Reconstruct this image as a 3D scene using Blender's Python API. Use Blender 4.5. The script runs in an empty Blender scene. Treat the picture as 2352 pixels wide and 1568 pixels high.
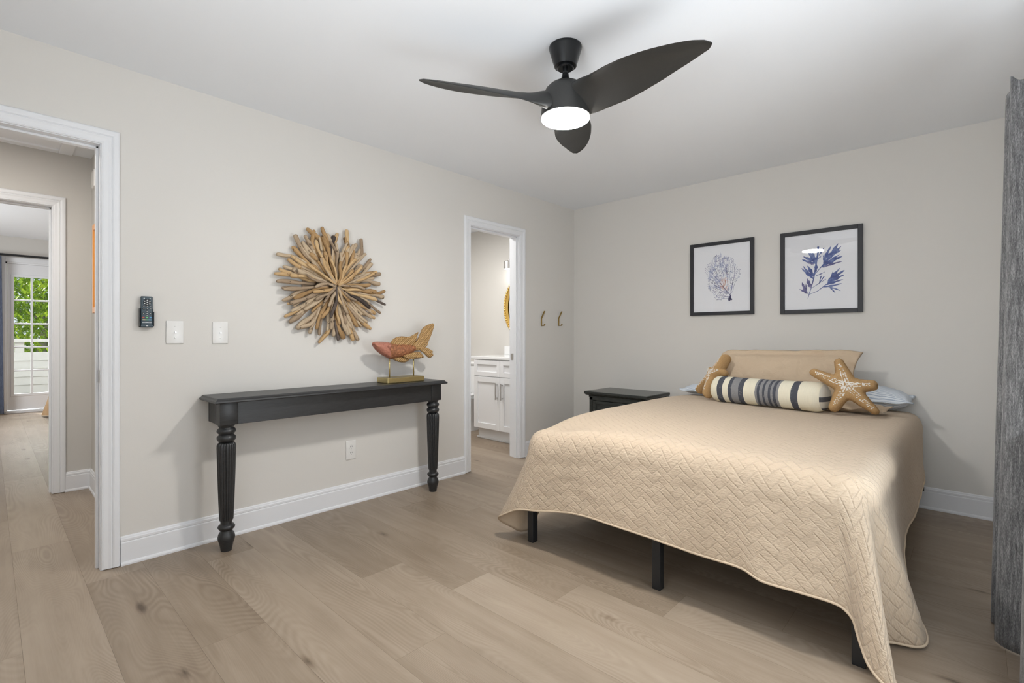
import bpy, bmesh, math, random
from mathutils import Vector, Matrix, noise
from mathutils.kdtree import KDTree
from mathutils.geometry import delaunay_2d_cdt

SC = bpy.context.scene
COL = SC.collection
PI = math.pi
R = math.radians
random.seed(7)

# ------------------------------------------------------------------ camera, world, sun, exposure
cam_d = bpy.data.cameras.new('camera')
cam = bpy.data.objects.new('camera', cam_d)
COL.objects.link(cam)
cam.location = (3.047, -4.192, 1.122)
cam.rotation_euler = (R(90), 0, R(43.18))
cam_d.sensor_width = 36
cam_d.lens = 36 * 1129.7 / 2352
cam_d.shift_y = -12 / 2352
cam_d.clip_start = 0.02
SC.camera = cam

W = bpy.data.worlds.new('sky')
SC.world = W
W.use_nodes = True
wn = W.node_tree.nodes
bg = wn['Background']
bg.inputs['Color'].default_value = (0.80, 0.90, 1.0, 1)
bg.inputs['Strength'].default_value = 1.05

def lamp(name, kind, loc, energy, color=(1, 1, 1), rot=(0, 0, 0), size=(1, 1), spread=None, radius=None):
    d = bpy.data.lights.new(name, kind)
    d.energy = energy
    d.color = color
    if kind == 'AREA':
        d.shape = 'RECTANGLE'
        d.size, d.size_y = size
        if spread: d.spread = R(spread)
    if radius is not None: d.shadow_soft_size = radius
    o = bpy.data.objects.new(name, d)
    COL.objects.link(o)
    o.location = loc
    o.rotation_euler = rot
    return o

sun = lamp('sun', 'SUN', (-12, -6, 9), 9.0, (1.0, 0.93, 0.82), (R(50), 0, R(-62)))
sun.data.angle = R(1.0)
# daylight through the bedroom's glass door (right wall), plus added frontal fill at a made-up rear window
lamp('glass_door_daylight', 'AREA', (3.40, -2.25, 1.12), 17, (0.93, 0.97, 1.0), (0, R(90), 0), (2.0, 1.30))
lamp('rear_fill', 'AREA', (2.50, -4.98, 1.45), 2, (0.93, 0.97, 1.0), (R(90), 0, 0), (1.2, 1.15))
# added uplights at both openings, tilted up to brighten the ceiling
lamp('ceiling_fill_door', 'AREA', (3.36, -2.25, 0.95), 14, (0.94, 0.975, 1.0), (0, R(138), 0), (1.2, 1.30), 140)
lamp('ceiling_fill_rear', 'AREA', (2.50, -4.93, 1.25), 36, (0.94, 0.975, 1.0), (R(136), 0, 0), (1.2, .8), 150)
# added fill lights without fixtures for the hall, bathroom and far room
lamp('hall_fill', 'AREA', (-0.75, -4.45, 2.40), 18, (1.0, 0.96, 0.9), (0, 0, 0), (0.25, 0.25))
lamp('bathroom_fill', 'AREA', (-0.9, -1.2, 2.40), 29, (1.0, 0.98, 0.95), (0, 0, 0), (0.5, 0.5))
lamp('french_door_fill', 'AREA', (-8.3, -3.6, 2.75), 90, (0.97, 0.99, 1.0), (0, R(-50), 0), (.8, 1.4), 120)  # added in place of skylight, above the sightline, to brighten the floor
lamp('far_room_fill', 'AREA', (-4.8, -5.9, 1.5), 62, (0.97, 0.99, 1.0), (R(90), 0, 0), (1.6, 1.4))

vs = SC.view_settings
vs.view_transform = 'Standard'
vs.look = 'None'
vs.gamma = 1.0
vs.use_curve_mapping = False
vs.exposure = 0.06
SC.cycles.use_denoising = True
SC.cycles.max_bounces = 10
SC.cycles.diffuse_bounces = 6
SC.cycles.transparent_max_bounces = 16
SC.cycles.caustics_reflective = False
SC.cycles.caustics_refractive = False

# ------------------------------------------------------------------ object helpers
ORG = {}
def link(o, parent, org):
    COL.objects.link(o)
    ORG[o.name] = Vector(org)
    if parent is not None: o.parent = parent

def thing(name, label, cat, loc, group=None):
    o = bpy.data.objects.new(name, None)
    o.empty_display_size = 0.05
    link(o, None, loc)
    o.location = loc
    o['label'] = label
    o['category'] = cat
    if group: o['group'] = group
    return o

def tag(o, label, cat, group=None):
    o['label'] = label
    o['category'] = cat
    if group: o['group'] = group
    return o

def obj(name, bm, mats, parent=None, smooth=False, label=None, angle=None, loc=None):
    """links the bmesh (given in room coordinates) as one mesh object"""
    me = bpy.data.meshes.new(name)
    bmesh.ops.recalc_face_normals(bm, faces=bm.faces[:])
    bm.to_mesh(me)
    bm.free()
    org = ORG[parent.name] if parent is not None else Vector(loc or (0, 0, 0))
    me.transform(Matrix.Translation(-org))
    for m in (mats if isinstance(mats, (list, tuple)) else [mats]): me.materials.append(m)
    if smooth:
        me.polygons.foreach_set('use_smooth', [True] * len(me.polygons))
        if angle is not None: me.set_sharp_from_angle(angle=R(angle))
    me.update()
    o = bpy.data.objects.new(name, me)
    link(o, parent, org)
    if parent is None: o.location = org
    if label: o['label'] = label
    return o

def struct(name, bm, mats, smooth=False, parent=None, angle=None):
    o = obj(name, bm, mats, parent, smooth, angle=angle)
    if parent is None: o['kind'] = 'structure'
    return o

def nbm(): return bmesh.new()

def box(bm, x0, x1, y0, y1, z0, z1, bev=0.0, seg=2, mi=0):
    r = bmesh.ops.create_cube(bm, size=1.0)
    vs_ = r['verts']
    bmesh.ops.scale(bm, vec=(x1 - x0, y1 - y0, z1 - z0), verts=vs_)
    bmesh.ops.translate(bm, vec=((x0 + x1) / 2, (y0 + y1) / 2, (z0 + z1) / 2), verts=vs_)
    fs = list({f for v in vs_ for f in v.link_faces})
    for f in fs: f.material_index = mi
    if bev > 0:
        es = list({e for v in vs_ for e in v.link_edges})
        bmesh.ops.bevel(bm, geom=es, offset=bev, segments=seg, affect='EDGES', profile=0.5)

def lathe(bm, prof, c, seg=32, axis='Z', flute=None, cap=True):
    """prof: (radius, height) list; revolved round the axis through c"""
    rings = []
    for k, (r, h) in enumerate(prof):
        ring = []
        for i in range(seg):
            a = 2 * PI * i / seg
            rr = r * (flute(a, h) if flute else 1)
            p = (rr * math.cos(a), rr * math.sin(a), h)
            if axis == 'X': p = (h, p[0], p[1])
            if axis == 'Y': p = (p[0], h, p[1])
            ring.append(bm.verts.new((p[0] + c[0], p[1] + c[1], p[2] + c[2])))
        rings.append(ring)
    for a, b in zip(rings, rings[1:]):
        for i in range(seg):
            bm.faces.new((a[i], a[(i + 1) % seg], b[(i + 1) % seg], b[i]))
    if cap:
        bm.faces.new(rings[0][::-1])
        bm.faces.new(rings[-1])

def tube(bm, pts, rad, seg=8, cap=True, mi=0):
    pts = [Vector(p) for p in pts]
    rad = rad if isinstance(rad, (list, tuple)) else [rad] * len(pts)
    t0 = (pts[1] - pts[0]).normalized()
    n = t0.orthogonal().normalized()
    rings = []
    for i, p in enumerate(pts):
        t = (pts[min(i + 1, len(pts) - 1)] - pts[max(i - 1, 0)]).normalized()
        n = (n - t * n.dot(t)).normalized()
        b = t.cross(n)
        rings.append([bm.verts.new(p + (n * math.cos(2 * PI * k / seg) + b * math.sin(2 * PI * k / seg)) * rad[i]) for k in range(seg)])
    for a, b in zip(rings, rings[1:]):
        for i in range(seg):
            f = bm.faces.new((a[i], a[(i + 1) % seg], b[(i + 1) % seg], b[i]))
            f.material_index = mi
    if cap:
        bm.faces.new(rings[0][::-1]).material_index = mi
        bm.faces.new(rings[-1]).material_index = mi

def prism(bm, poly, fn, d0, d1):
    """poly: 2-D points, fn(u, v, d) -> room point; extruded from d0 to d1"""
    a = [bm.verts.new(fn(u, v, d0)) for u, v in poly]
    b = [bm.verts.new(fn(u, v, d1)) for u, v in poly]
    n = len(poly)
    bm.faces.new(a[::-1])
    bm.faces.new(b)
    for i in range(n): bm.faces.new((a[i], a[(i + 1) % n], b[(i + 1) % n], b[i]))

def sweep_u(bm, prof, path):
    """sweeps a closed profile along a path; path(u, d, k) gives the point of profile point (u, d) at station k"""
    rings = []
    for k in range(path.n):
        rings.append([bm.verts.new(path(u, d, k)) for u, d in prof])
    n = len(prof)
    for a, b in zip(rings, rings[1:]):
        for i in range(n): bm.faces.new((a[i], a[(i + 1) % n], b[(i + 1) % n], b[i]))
    bm.faces.new(rings[0][::-1])
    bm.faces.new(rings[-1])

def chaikin(pts, it=2, closed=True):
    for _ in range(it):
        out = []
        n = len(pts)
        for i in range(n if closed else n - 1):
            p, q = pts[i], pts[(i + 1) % n]
            out += [(p[0] * .75 + q[0] * .25, p[1] * .75 + q[1] * .25), (p[0] * .25 + q[0] * .75, p[1] * .25 + q[1] * .75)]
        pts = out
    return pts

def seg_dist(p, a, b):
    ax, ay = a; bx, by = b
    dx, dy = bx - ax, by - ay
    l = dx * dx + dy * dy
    t = 0 if l == 0 else max(0, min(1, ((p[0] - ax) * dx + (p[1] - ay) * dy) / l))
    return math.hypot(p[0] - ax - t * dx, p[1] - ay - t * dy)

def inside(p, poly):
    c = False
    n = len(poly)
    for i in range(n):
        a, b = poly[i], poly[i - 1]
        if (a[1] > p[1]) != (b[1] > p[1]) and p[0] < (b[0] - a[0]) * (p[1] - a[1]) / (b[1] - a[1]) + a[0]: c = not c
    return c

def inflate(bm, poly, fn, thick, w, step, relief=None, back=True):
    """a pillow-like solid over an outline: fn(u, v, d); thick = half thickness, reached w inside the outline"""
    us = [p[0] for p in poly]; vs2 = [p[1] for p in poly]
    pts = [Vector(p) for p in poly]
    nb = len(pts)
    edges = [(i, (i + 1) % nb) for i in range(nb)]
    y = min(vs2) + step / 2
    row = 0
    while y < max(vs2):
        x = min(us) + step / 2 + (step / 2 if row % 2 else 0)
        while x < max(us):
            if inside((x, y), poly) and min(seg_dist((x, y), poly[i], poly[i - 1]) for i in range(nb)) > step * .45:
                pts.append(Vector((x, y)))
            x += step
        y += step * .87
        row += 1
    res = delaunay_2d_cdt([p.to_2d() for p in pts], edges, [], 1, 1e-6)
    V, F = res[0], res[2]
    H = []
    for p in V:
        d = min(seg_dist(p, poly[i], poly[i - 1]) for i in range(nb))
        k = min(1, d / w)
        h = thick * math.sqrt(max(0, 1 - (1 - k) ** 2))
        if relief and d > 1e-5: h += relief(p[0], p[1], d) * min(1, d / (w * .4))
        H.append((h, d < 1e-5))
    top = [bm.verts.new(fn(p[0], p[1], h if not e else 0)) for p, (h, e) in zip(V, H)]
    bot = [t if e else bm.verts.new(fn(p[0], p[1], -h)) for p, (h, e), t in zip(V, H, top)]
    for f in F:
        try:
            bm.faces.new([top[i] for i in f])
            bm.faces.new([bot[i] for i in f][::-1])
        except ValueError: pass

# ------------------------------------------------------------------ material helpers
class Mat:
    def __init__(s, name):
        s.m = bpy.data.materials.new(name)
        s.m.use_nodes = True
        s.t = s.m.node_tree
        s.b = s.t.nodes['Principled BSDF']
    def n(s, kind, **kw):
        x = s.t.nodes.new(kind)
        for k, v in kw.items():
            if hasattr(x, k): setattr(x, k, v)
        return x
    def set(s, sock, v):
        if isinstance(v, bpy.types.NodeSocket): s.t.links.new(v, sock)
        elif v is not None:
            if isinstance(v, (tuple, list)) and len(v) == 3 and sock.type == 'RGBA': v = (*v, 1)
            sock.default_value = v
    def math(s, op, a, b=None, c=None):
        x = s.n('ShaderNodeMath', operation=op)
        for i, v in enumerate((a, b, c)):
            if v is not None: s.set(x.inputs[i], v)
        return x.outputs[0]
    def mix(s, f, a, b, mode='MIX'):
        x = s.n('ShaderNodeMix', data_type='RGBA', blend_type=mode)
        s.set(x.inputs[0], f); s.set(x.inputs[6], a); s.set(x.inputs[7], b)
        return x.outputs[2]
    def ramp(s, f, stops, interp='LINEAR'):
        x = s.n('ShaderNodeValToRGB')
        x.color_ramp.interpolation = interp
        e = x.color_ramp.elements
        while len(e) > 1: e.remove(e[-1])
        e[0].position, e[0].color = stops[0][0], (*stops[0][1], 1) if len(stops[0][1]) == 3 else stops[0][1]
        for p, c in stops[1:]:
            k = e.new(p); k.color = (*c, 1)
        s.set(x.inputs[0], f)
        return x.outputs[0]
    def coord(s, which='Object', scale=(1, 1, 1), rot=(0, 0, 0), vec=None):
        if vec is None: vec = s.n('ShaderNodeTexCoord').outputs[which]
        m = s.n('ShaderNodeMapping')
        s.set(m.inputs[0], vec)
        m.inputs['Scale'].default_value = scale
        m.inputs['Rotation'].default_value = rot
        return m.outputs[0]
    def noise(s, vec, scale=5, detail=3, rough=.5, dist=0, dim='3D'):
        x = s.n('ShaderNodeTexNoise', noise_dimensions=dim)
        s.set(x.inputs['Vector'], vec)
        x.inputs['Scale'].default_value = scale
        x.inputs['Detail'].default_value = detail
        x.inputs['Roughness'].default_value = rough
        x.inputs['Distortion'].default_value = dist
        return x.outputs[0]
    def bump(s, h, strength=.3, dist=.01, normal=None):
        x = s.n('ShaderNodeBump')
        s.set(x.inputs['Height'], h)
        x.inputs['Strength'].default_value = strength
        x.inputs['Distance'].default_value = dist
        if normal: s.set(x.inputs['Normal'], normal)
        return x.outputs[0]
    def out(s, color=None, rough=None, metal=None, normal=None, spec=None, **kw):
        s.set(s.b.inputs['Base Color'], color)
        s.set(s.b.inputs['Roughness'], rough)
        s.set(s.b.inputs['Metallic'], metal)
        if normal: s.set(s.b.inputs['Normal'], normal)
        if spec is not None: s.set(s.b.inputs['Specular IOR Level'], spec)
        for k, v in kw.items(): s.set(s.b.inputs[k.replace('_', ' ')], v)
        return s.m

def plain(name, col, rough=.5, metal=0, var=.06, scale=20, bump=0, bscale=200, spec=None):
    m = Mat(name)
    c = m.coord('Object')
    n = m.noise(c, scale, 3)
    f = m.math('MULTIPLY_ADD', n, 2 * var, 1 - var)
    x = m.n('ShaderNodeVectorMath', operation='SCALE')
    x.inputs[0].default_value = col
    m.set(x.inputs['Scale'], f)
    nb = m.bump(m.noise(c, bscale, 2), bump, .002) if bump else None
    return m.out(x.outputs[0], rough, metal, nb, spec)

def thin_glass(name):
    m = Mat(name)
    t = m.t
    tr = m.n('ShaderNodeBsdfTransparent')
    gl = m.n('ShaderNodeBsdfGlossy')
    gl.inputs['Roughness'].default_value = 0.01
    lw = m.n('ShaderNodeLayerWeight')
    fr = m.math('MULTIPLY_ADD', m.math('POWER', lw.outputs['Facing'], 5.0), .96, .035)
    mx = m.n('ShaderNodeMixShader')
    t.links.new(fr, mx.inputs[0])
    t.links.new(tr.outputs[0], mx.inputs[1])
    t.links.new(gl.outputs[0], mx.inputs[2])
    t.links.new(mx.outputs[0], t.nodes['Material Output'].inputs[0])
    t.nodes.remove(m.b)
    return m.m

def emit(name, col, strength):
    m = Mat(name)
    return m.out((.9, .9, .9), .4, Emission_Color=(*col, 1), Emission_Strength=strength)

# ---- paints
def wall_paint(name, col):
    m = Mat(name)
    c = m.coord('Object')
    return m.out(col, .75, 0, m.bump(m.noise(c, 260, 3, .6), .10, .002), .25)
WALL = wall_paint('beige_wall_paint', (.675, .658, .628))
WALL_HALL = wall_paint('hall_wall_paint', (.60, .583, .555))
CEIL = wall_paint('ceiling_paint', (.83, .857, .895))
TRIM = plain('white_trim_paint', (.77, .785, .815), .40, 0, .01, 6)
PLATE = plain('white_plastic', (.76, .755, .74), .22, 0, .01, 4)
CABINET = plain('white_cabinet_paint', (.80, .81, .83), .35, 0, .01, 4)
PORCELAIN = plain('white_porcelain', (.84, .85, .86), .08, 0, .01, 4)
CHROME = plain('brushed_nickel', (.62, .61, .60), .36, 1, .05, 60)
BRASS = plain('aged_brass', (.50, .41, .20), .36, 1, .1, 60)
BRASSD = plain('satin_brass_hook', (.42, .29, .10), .3, 1, .08, 60)
GOLD = plain('gold_leaf', (.75, .50, .14), .35, .8, .12, 80)
BLACKMETAL = plain('black_powder_coat', (.012, .013, .015), .42, 0, .2, 60)
FANBLACK = plain('fan_black_paint', (.020, .020, .019), .42, 0, .25, 300, .12, 900)
FANGLOSS = plain('fan_canopy_black', (.010, .011, .012), .25, .3, .1, 40)
GLASS = thin_glass('clear_thin_glass')
LENS = emit('lamp_lens_glow', (1.0, .965, .91), 200)

def table_black():
    m = Mat('black_painted_wood')
    c = m.coord('Object', (14, 1.4, 14))
    g = m.noise(c, 14, 5, .6, .4)
    w = m.noise(m.coord('Object'), 6, 3)
    col = m.ramp(g, [(.3, (.012, .0125, .0135)), (.7, (.027, .028, .030))])
    col = m.mix(m.math('MULTIPLY', w, .3), col, (.035, .036, .038, 1))
    return m.out(col, .36, 0, m.bump(g, .12, .002))
TBLACK = table_black()

def nightstand_paint():
    m = Mat('dark_grey_green_paint')
    g = m.noise(m.coord('Object', (2, 14, 14)), 14, 4)
    return m.out(m.ramp(g, [(.3, (.021, .024, .023)), (.75, (.036, .041, .037))]), .24, 0, m.bump(g, .06, .002))
NSTAND = nightstand_paint()

def floor_mat():
    m = Mat('oak_vinyl_planks')
    uv = m.n('ShaderNodeUVMap', uv_map='plank').outputs[0]
    tone = m.n('ShaderNodeAttribute', attribute_name='tone').outputs['Fac']
    # cathedral figure: level lines of a long soft noise
    h = m.noise(m.coord(vec=uv, scale=(.75, 4.2, 1)), 1.0, 1.5, .35, .35)
    lines = m.math('SINE', m.math('MULTIPLY', h, 400))
    mask = m.noise(m.coord(vec=uv, scale=(.8, 3.5, 1)), 1.3, 2, .5)
    mask = m.math('SMOOTH_MIN', m.math('MAXIMUM', m.math('MULTIPLY_ADD', mask, 3.2, -1.25), .12), 1.0, .2)
    fib = m.noise(m.coord(vec=uv, scale=(5, 170, 1)), 1.0, 3, .6)
    mott = m.noise(m.coord(vec=uv, scale=(1.6, 6, 1)), 1.6, 3, .55)
    streak = m.noise(m.coord(vec=uv, scale=(1.1, 26, 1)), 1.0, 3, .6)
    # knots
    vo = m.n('ShaderNodeTexVoronoi', feature='F1', voronoi_dimensions='2D')
    m.set(vo.inputs['Vector'], m.coord(vec=uv, scale=(1.15, 3.1, 1)))
    vo.inputs['Scale'].default_value = 1.0
    vo.inputs['Randomness'].default_value = 1.0
    kd = m.math('ADD', vo.outputs['Distance'], m.math('MULTIPLY_ADD', streak, .16, -.08))
    knot = m.math('SUBTRACT', 1.0, m.math('MINIMUM', m.math('DIVIDE', kd, .075), 1.0))
    knot = m.math('MULTIPLY', knot, m.math('GREATER_THAN', m.noise(vo.outputs['Position'], 3.7, 0), .50))
    v = m.math('MULTIPLY_ADD', m.math('MULTIPLY', lines, mask), .085, m.math('MULTIPLY_ADD', tone, 1.5, -.26))
    v = m.math('ADD', v, m.math('MULTIPLY_ADD', fib, .16, -.08))
    v = m.math('ADD', v, m.math('MULTIPLY_ADD', mott, .34, -.17))
    v = m.math('ADD', v, m.math('MULTIPLY_ADD', streak, .24, -.12))
    v = m.math('SUBTRACT', v, m.math('MULTIPLY', m.math('POWER', knot, 1.5), .42))
    col = m.ramp(v, [(0.0, (.095, .066, .044)), (.38, (.235, .180, .130)), (.62, (.335, .268, .204)), (1.0, (.46, .385, .305))])
    rough = m.math('MULTIPLY_ADD', fib, .14, .34)
    return m.out(col, rough, 0, m.bump(m.math('ADD', m.math('MULTIPLY', lines, m.math('MULTIPLY', mask, .5)), fib), .10, .0012), .42)
FLOOR = floor_mat()
SEAM = plain('plank_seam', (.15, .115, .085), .7)

def quilt_mat():
    m = Mat('tan_quilted_cotton')
    uv = m.n('ShaderNodeUVMap', uv_map='cloth').outputs[0]
    sep = m.n('ShaderNodeSeparateXYZ')
    # stitched lines waver a little
    wob = m.n('ShaderNodeTexNoise')
    m.set(wob.inputs['Vector'], uv); wob.inputs['Scale'].default_value = 7; wob.inputs['Detail'].default_value = 1
    ad = m.n('ShaderNodeVectorMath', operation='MULTIPLY_ADD')
    m.set(ad.inputs[0], wob.outputs['Color']); ad.inputs[1].default_value = (.020, .020, 0); m.set(ad.inputs[2], uv)
    m.set(sep.inputs[0], ad.outputs[0])
    u, v = sep.outputs[0], sep.outputs[1]
    k = 1 / math.sqrt(2) / .034
    x = m.math('MULTIPLY', m.math('ADD', u, v), k)
    y = m.math('MULTIPLY', m.math('SUBTRACT', v, u), k)
    i, j = m.math('FLOOR', x), m.math('FLOOR', y)
    fx, fy = m.math('SUBTRACT', x, i), m.math('SUBTRACT', y, j)
    q = m.math('FLOORED_MODULO', m.math('SUBTRACT', i, j), 4)
    eq = lambda n_: m.math('COMPARE', q, float(n_), .4)
    dl = m.math('MULTIPLY_ADD', eq(1), 9, fx)
    dr = m.math('MULTIPLY_ADD', eq(0), 9, m.math('SUBTRACT', 1, fx))
    db = m.math('MULTIPLY_ADD', eq(2), 9, fy)
    dt = m.math('MULTIPLY_ADD', eq(3), 9, m.math('SUBTRACT', 1, fy))
    d = m.math('MINIMUM', m.math('MINIMUM', dl, dr), m.math('MINIMUM', db, dt))
    puff = m.math('POWER', m.math('MINIMUM', m.math('MULTIPLY', d, 6.5), 1), .7)
    puck = m.noise(m.coord(vec=uv, scale=(48, 190, 1)), 1.0, 2, .55, .5)
    puck2 = m.noise(m.coord(vec=uv, scale=(30, 42, 1)), 1.0, 2, .5, .8)
    weave = m.noise(m.coord(vec=uv, scale=(900, 900, 1)), 1.0, 1)
    hh = m.math('ADD', puff, m.math('ADD', m.math('MULTIPLY', puck, 1.7), m.math('MULTIPLY', puck2, 1.3)))
    nb = m.bump(hh, .8, .0034)
    nb = m.bump(weave, .15, .0006, nb)
    col = m.mix(m.math('MULTIPLY', m.noise(m.coord(vec=uv), 500, 2), .5), (.53, .425, .315, 1), (.60, .485, .365, 1))
    return m.out(col, .85, 0, nb, .2, Sheen_Weight=.15)
QUILT = quilt_mat()
QUILT_BACK = plain('tan_quilt_lining', (.56, .45, .33), .9, 0, .05, 60, .3, 500)

def cloth(name, col, var=.08, rough=.9, wrk=.25, wrs=16, weave=700):
    m = Mat(name)
    c = m.coord('Object')
    col2 = tuple(v * (1 - 2 * var) for v in col)
    cc = m.mix(m.noise(c, weave, 2), (*col, 1), (*col2, 1))
    nb = m.bump(m.noise(c, wrs, 4, .55, .5), wrk, .012)
    return m.out(cc, rough, 0, m.bump(m.noise(c, weave, 1), .25, .001, nb), .15)
SHAM = cloth('tan_sham_cotton', (.60, .475, .345), .05, .85, .5, 26)
SHEETW = cloth('pale_grey_cotton', (.70, .71, .72), .03, .9, .5, 22)

def burlap():
    m = Mat('tan_burlap')
    c = m.coord('Object')
    a = m.noise(m.coord('Object', (1, 1, 6)), 170, 3, .6)
    col = m.ramp(a, [(.25, (.32, .185, .080)), (.5, (.54, .345, .165)), (.8, (.70, .50, .28))])
    col = m.mix(m.math('MULTIPLY', m.noise(c, 9, 2), .4), col, (.46, .275, .125, 1))
    return m.out(col, .95, 0, m.bump(a, .8, .005), .1)
BURLAP = burlap()
BEADS = plain('white_beads', (.80, .77, .72), .4)

def bolster_mat():
    m = Mat('cream_and_charcoal_striped_cotton')
    uv = m.n('ShaderNodeUVMap', uv_map='cloth').outputs[0]
    sep = m.n('ShaderNodeSeparateXYZ')
    m.set(sep.inputs[0], uv)
    cr, dk, gr, lg = (.72, .68, .55), (.075, .080, .098), (.23, .23, .24), (.32, .32, .33)
    st = [(0, cr), (.075, dk), (.135, cr), (.19, dk), (.225, gr), (.295, dk), (.345, cr), (.455, gr), (.475, dk), (.50, gr), (.525, dk), (.545, gr), (.575, dk), (.60, gr), (.62, dk), (.645, gr), (.67, cr), (.775, dk), (.835, cr)]
    wob = m.math('MULTIPLY_ADD', m.noise(m.coord(vec=uv, scale=(300, 14, 1)), 1, 2), .010, -.005)
    col = m.ramp(m.math('ADD', sep.outputs[0], wob), st, 'CONSTANT')
    slub = m.noise(m.coord(vec=uv, scale=(160, 9, 1)), 1.0, 3, .6)
    slub2 = m.noise(m.coord(vec=uv, scale=(30, 60, 1)), 1.0, 3, .6)
    s = m.math('MULTIPLY', m.math('GREATER_THAN', m.math('ADD', m.math('MULTIPLY', slub, .5), m.math('MULTIPLY', slub2, .5)), .60), .28)
    col = m.mix(s, col, (.62, .60, .54, 1))
    s2 = m.math('MULTIPLY', m.math('MAXIMUM', m.math('MULTIPLY_ADD', slub, 1.6, -.7), 0), .22)
    col = m.mix(s2, col, (.40, .39, .36, 1), 'MULTIPLY')
    return m.out(col, .9, 0, m.bump(slub2, .25, .003), .15)
BOLSTER = bolster_mat()
def bolster_end():
    m = Mat('bolster_end_stripes')
    uv = m.n('ShaderNodeUVMap', uv_map='cloth').outputs[0]
    sep = m.n('ShaderNodeSeparateXYZ')
    m.set(sep.inputs[0], uv)
    cr, dk = (.70, .68, .60), (.055, .06, .075)
    col = m.ramp(sep.outputs[1], [(0, dk), (.16, cr), (.38, dk), (.54, cr), (1, cr)], 'CONSTANT')
    n = m.noise(m.coord(vec=uv, scale=(40, 60, 1)), 1, 3)
    return m.out(m.mix(m.math('MULTIPLY', n, .3), col, (.4, .4, .4, 1)), .9, 0, m.bump(n, .2, .002), .15)
BOLEND = bolster_end()

def stripe_mat():
    m = Mat('blue_and_white_ticking')
    uv = m.n('ShaderNodeUVMap', uv_map='cloth').outputs[0]
    sep = m.n('ShaderNodeSeparateXYZ')
    m.set(sep.inputs[0], uv)
    w = m.math('ADD', sep.outputs[1], m.math('MULTIPLY', m.noise(uv, 5, 2), .01))
    f = m.math('FRACT', m.math('MULTIPLY', w, 125))
    g = m.math('LESS_THAN', f, .36)
    col = m.mix(g, (.70, .74, .79, 1), (.30, .38, .50, 1))
    col = m.mix(m.math('MULTIPLY', m.noise(uv, 300, 2), .3), col, (.8, .84, .88, 1))
    return m.out(col, .9, 0, m.bump(m.noise(uv, 14, 4, .5, .6), .4, .02), .15)
TICKING = stripe_mat()

def heather(name, c0, c1, c2):
    m = Mat(name)
    a = m.noise(m.coord('Object', (1, 1, .22)), 520, 3, .7)
    b = m.noise(m.coord('Object', (1, 1, .09)), 150, 3, .65)
    f = m.math('ADD', m.math('MULTIPLY', a, .55), m.math('MULTIPLY', b, .45))
    col = m.ramp(f, [(.36, c0), (.5, c1), (.66, c2)])
    return m.out(col, .92, 0, m.bump(a, .3, .0015), .12, Sheen_Weight=.2)
CURTAIN = heather('charcoal_heather_linen', (.060, .061, .065), (.14, .141, .145), (.31, .31, .315))
CURTAIN_B = heather('blue_grey_linen', (.035, .045, .075), (.085, .10, .15), (.19, .22, .29))

def driftwood(name, c0, c1, c2):
    m = Mat(name)
    uv = m.n('ShaderNodeTexCoord').outputs['UV']
    oi = m.n('ShaderNodeObjectInfo').outputs['Random']
    c = m.coord('Object', (1, 1, 1))
    g = m.noise(m.coord(vec=uv, scale=(260, 16, 1)), 1.0, 4, .62, .5)
    g2 = m.noise(m.coord(vec=uv, scale=(60, 9, 1)), 1.0, 2, .5, .5)
    col = m.ramp(m.math('ADD', m.math('ADD', m.math('MULTIPLY', g, .38), m.math('MULTIPLY', g2, .27)), m.math('MULTIPLY', oi, .35)), [(.22, c0), (.48, c1), (.72, c2)])
    sp = m.noise(c, 38, 3, .5, .3)
    col = m.mix(m.math('MULTIPLY', m.math('GREATER_THAN', sp, .66), .7), col, (.05, .032, .02, 1))
    return m.out(col, .8, 0, m.bump(g, .6, .004), .2)
DRIFT = driftwood('golden_driftwood', (.23, .135, .060), (.47, .305, .150), (.63, .455, .255))
DRIFTG = driftwood('grey_driftwood', (.20, .145, .10), (.38, .285, .195), (.54, .43, .30))
DRIFTD = driftwood('dark_driftwood', (.035, .028, .026), (.085, .068, .060), (.17, .135, .115))

def fishwood(name, ca, cb, cc, scales=False):
    m = Mat(name)
    c = m.coord('Object', (1, 1, 1))
    g = m.noise(m.coord('Object', (1, 3, 6)), 22, 5, .6, 1.2)
    col = m.ramp(g, [(.3, ca), (.52, cb), (.72, cc)])
    b = g
    if scales:
        vo = m.n('ShaderNodeTexVoronoi', feature='F1')
        m.set(vo.inputs['Vector'], c); vo.inputs['Scale'].default_value = 62
        col = m.mix(m.math('MULTIPLY', vo.outputs['Distance'], .75), col, (*[v * .45 for v in ca], 1))
        b = m.math('ADD', m.math('MULTIPLY', vo.outputs['Distance'], -1.2), g)
    return m.out(col, .45, 0, m.bump(b, .55, .006), .35)
FISHBODY = fishwood('carved_reddish_wood_scales', (.22, .075, .035), (.45, .185, .085), (.60, .30, .15), True)
FISHHEAD = fishwood('carved_reddish_wood', (.30, .110, .075), (.44, .180, .125), (.54, .255, .175))
def fishfin():
    m = Mat('carved_golden_wood')
    wv = m.n('ShaderNodeTexWave', wave_type='BANDS', bands_direction='Z')
    m.set(wv.inputs['Vector'], m.coord('Object', (1, 1, 1), (R(-44), 0, 0)))
    wv.inputs['Scale'].default_value = 26
    wv.inputs['Distortion'].default_value = 1.8
    wv.inputs['Detail'].default_value = 2
    wv.inputs['Detail Scale'].default_value = 1.5
    g = m.noise(m.coord('Object', (1, 3, 6)), 22, 5, .6, 1.2)
    col = m.ramp(m.math('ADD', m.math('MULTIPLY', wv.outputs[0], .17), m.math('MULTIPLY', g, .83)), [(.22, (.13, .065, .022)), (.45, (.36, .21, .08)), (.72, (.54, .36, .165))])
    return m.out(col, .45, 0, m.bump(wv.outputs[0], .6, .005), .35)
FISHFIN = fishfin()

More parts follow.
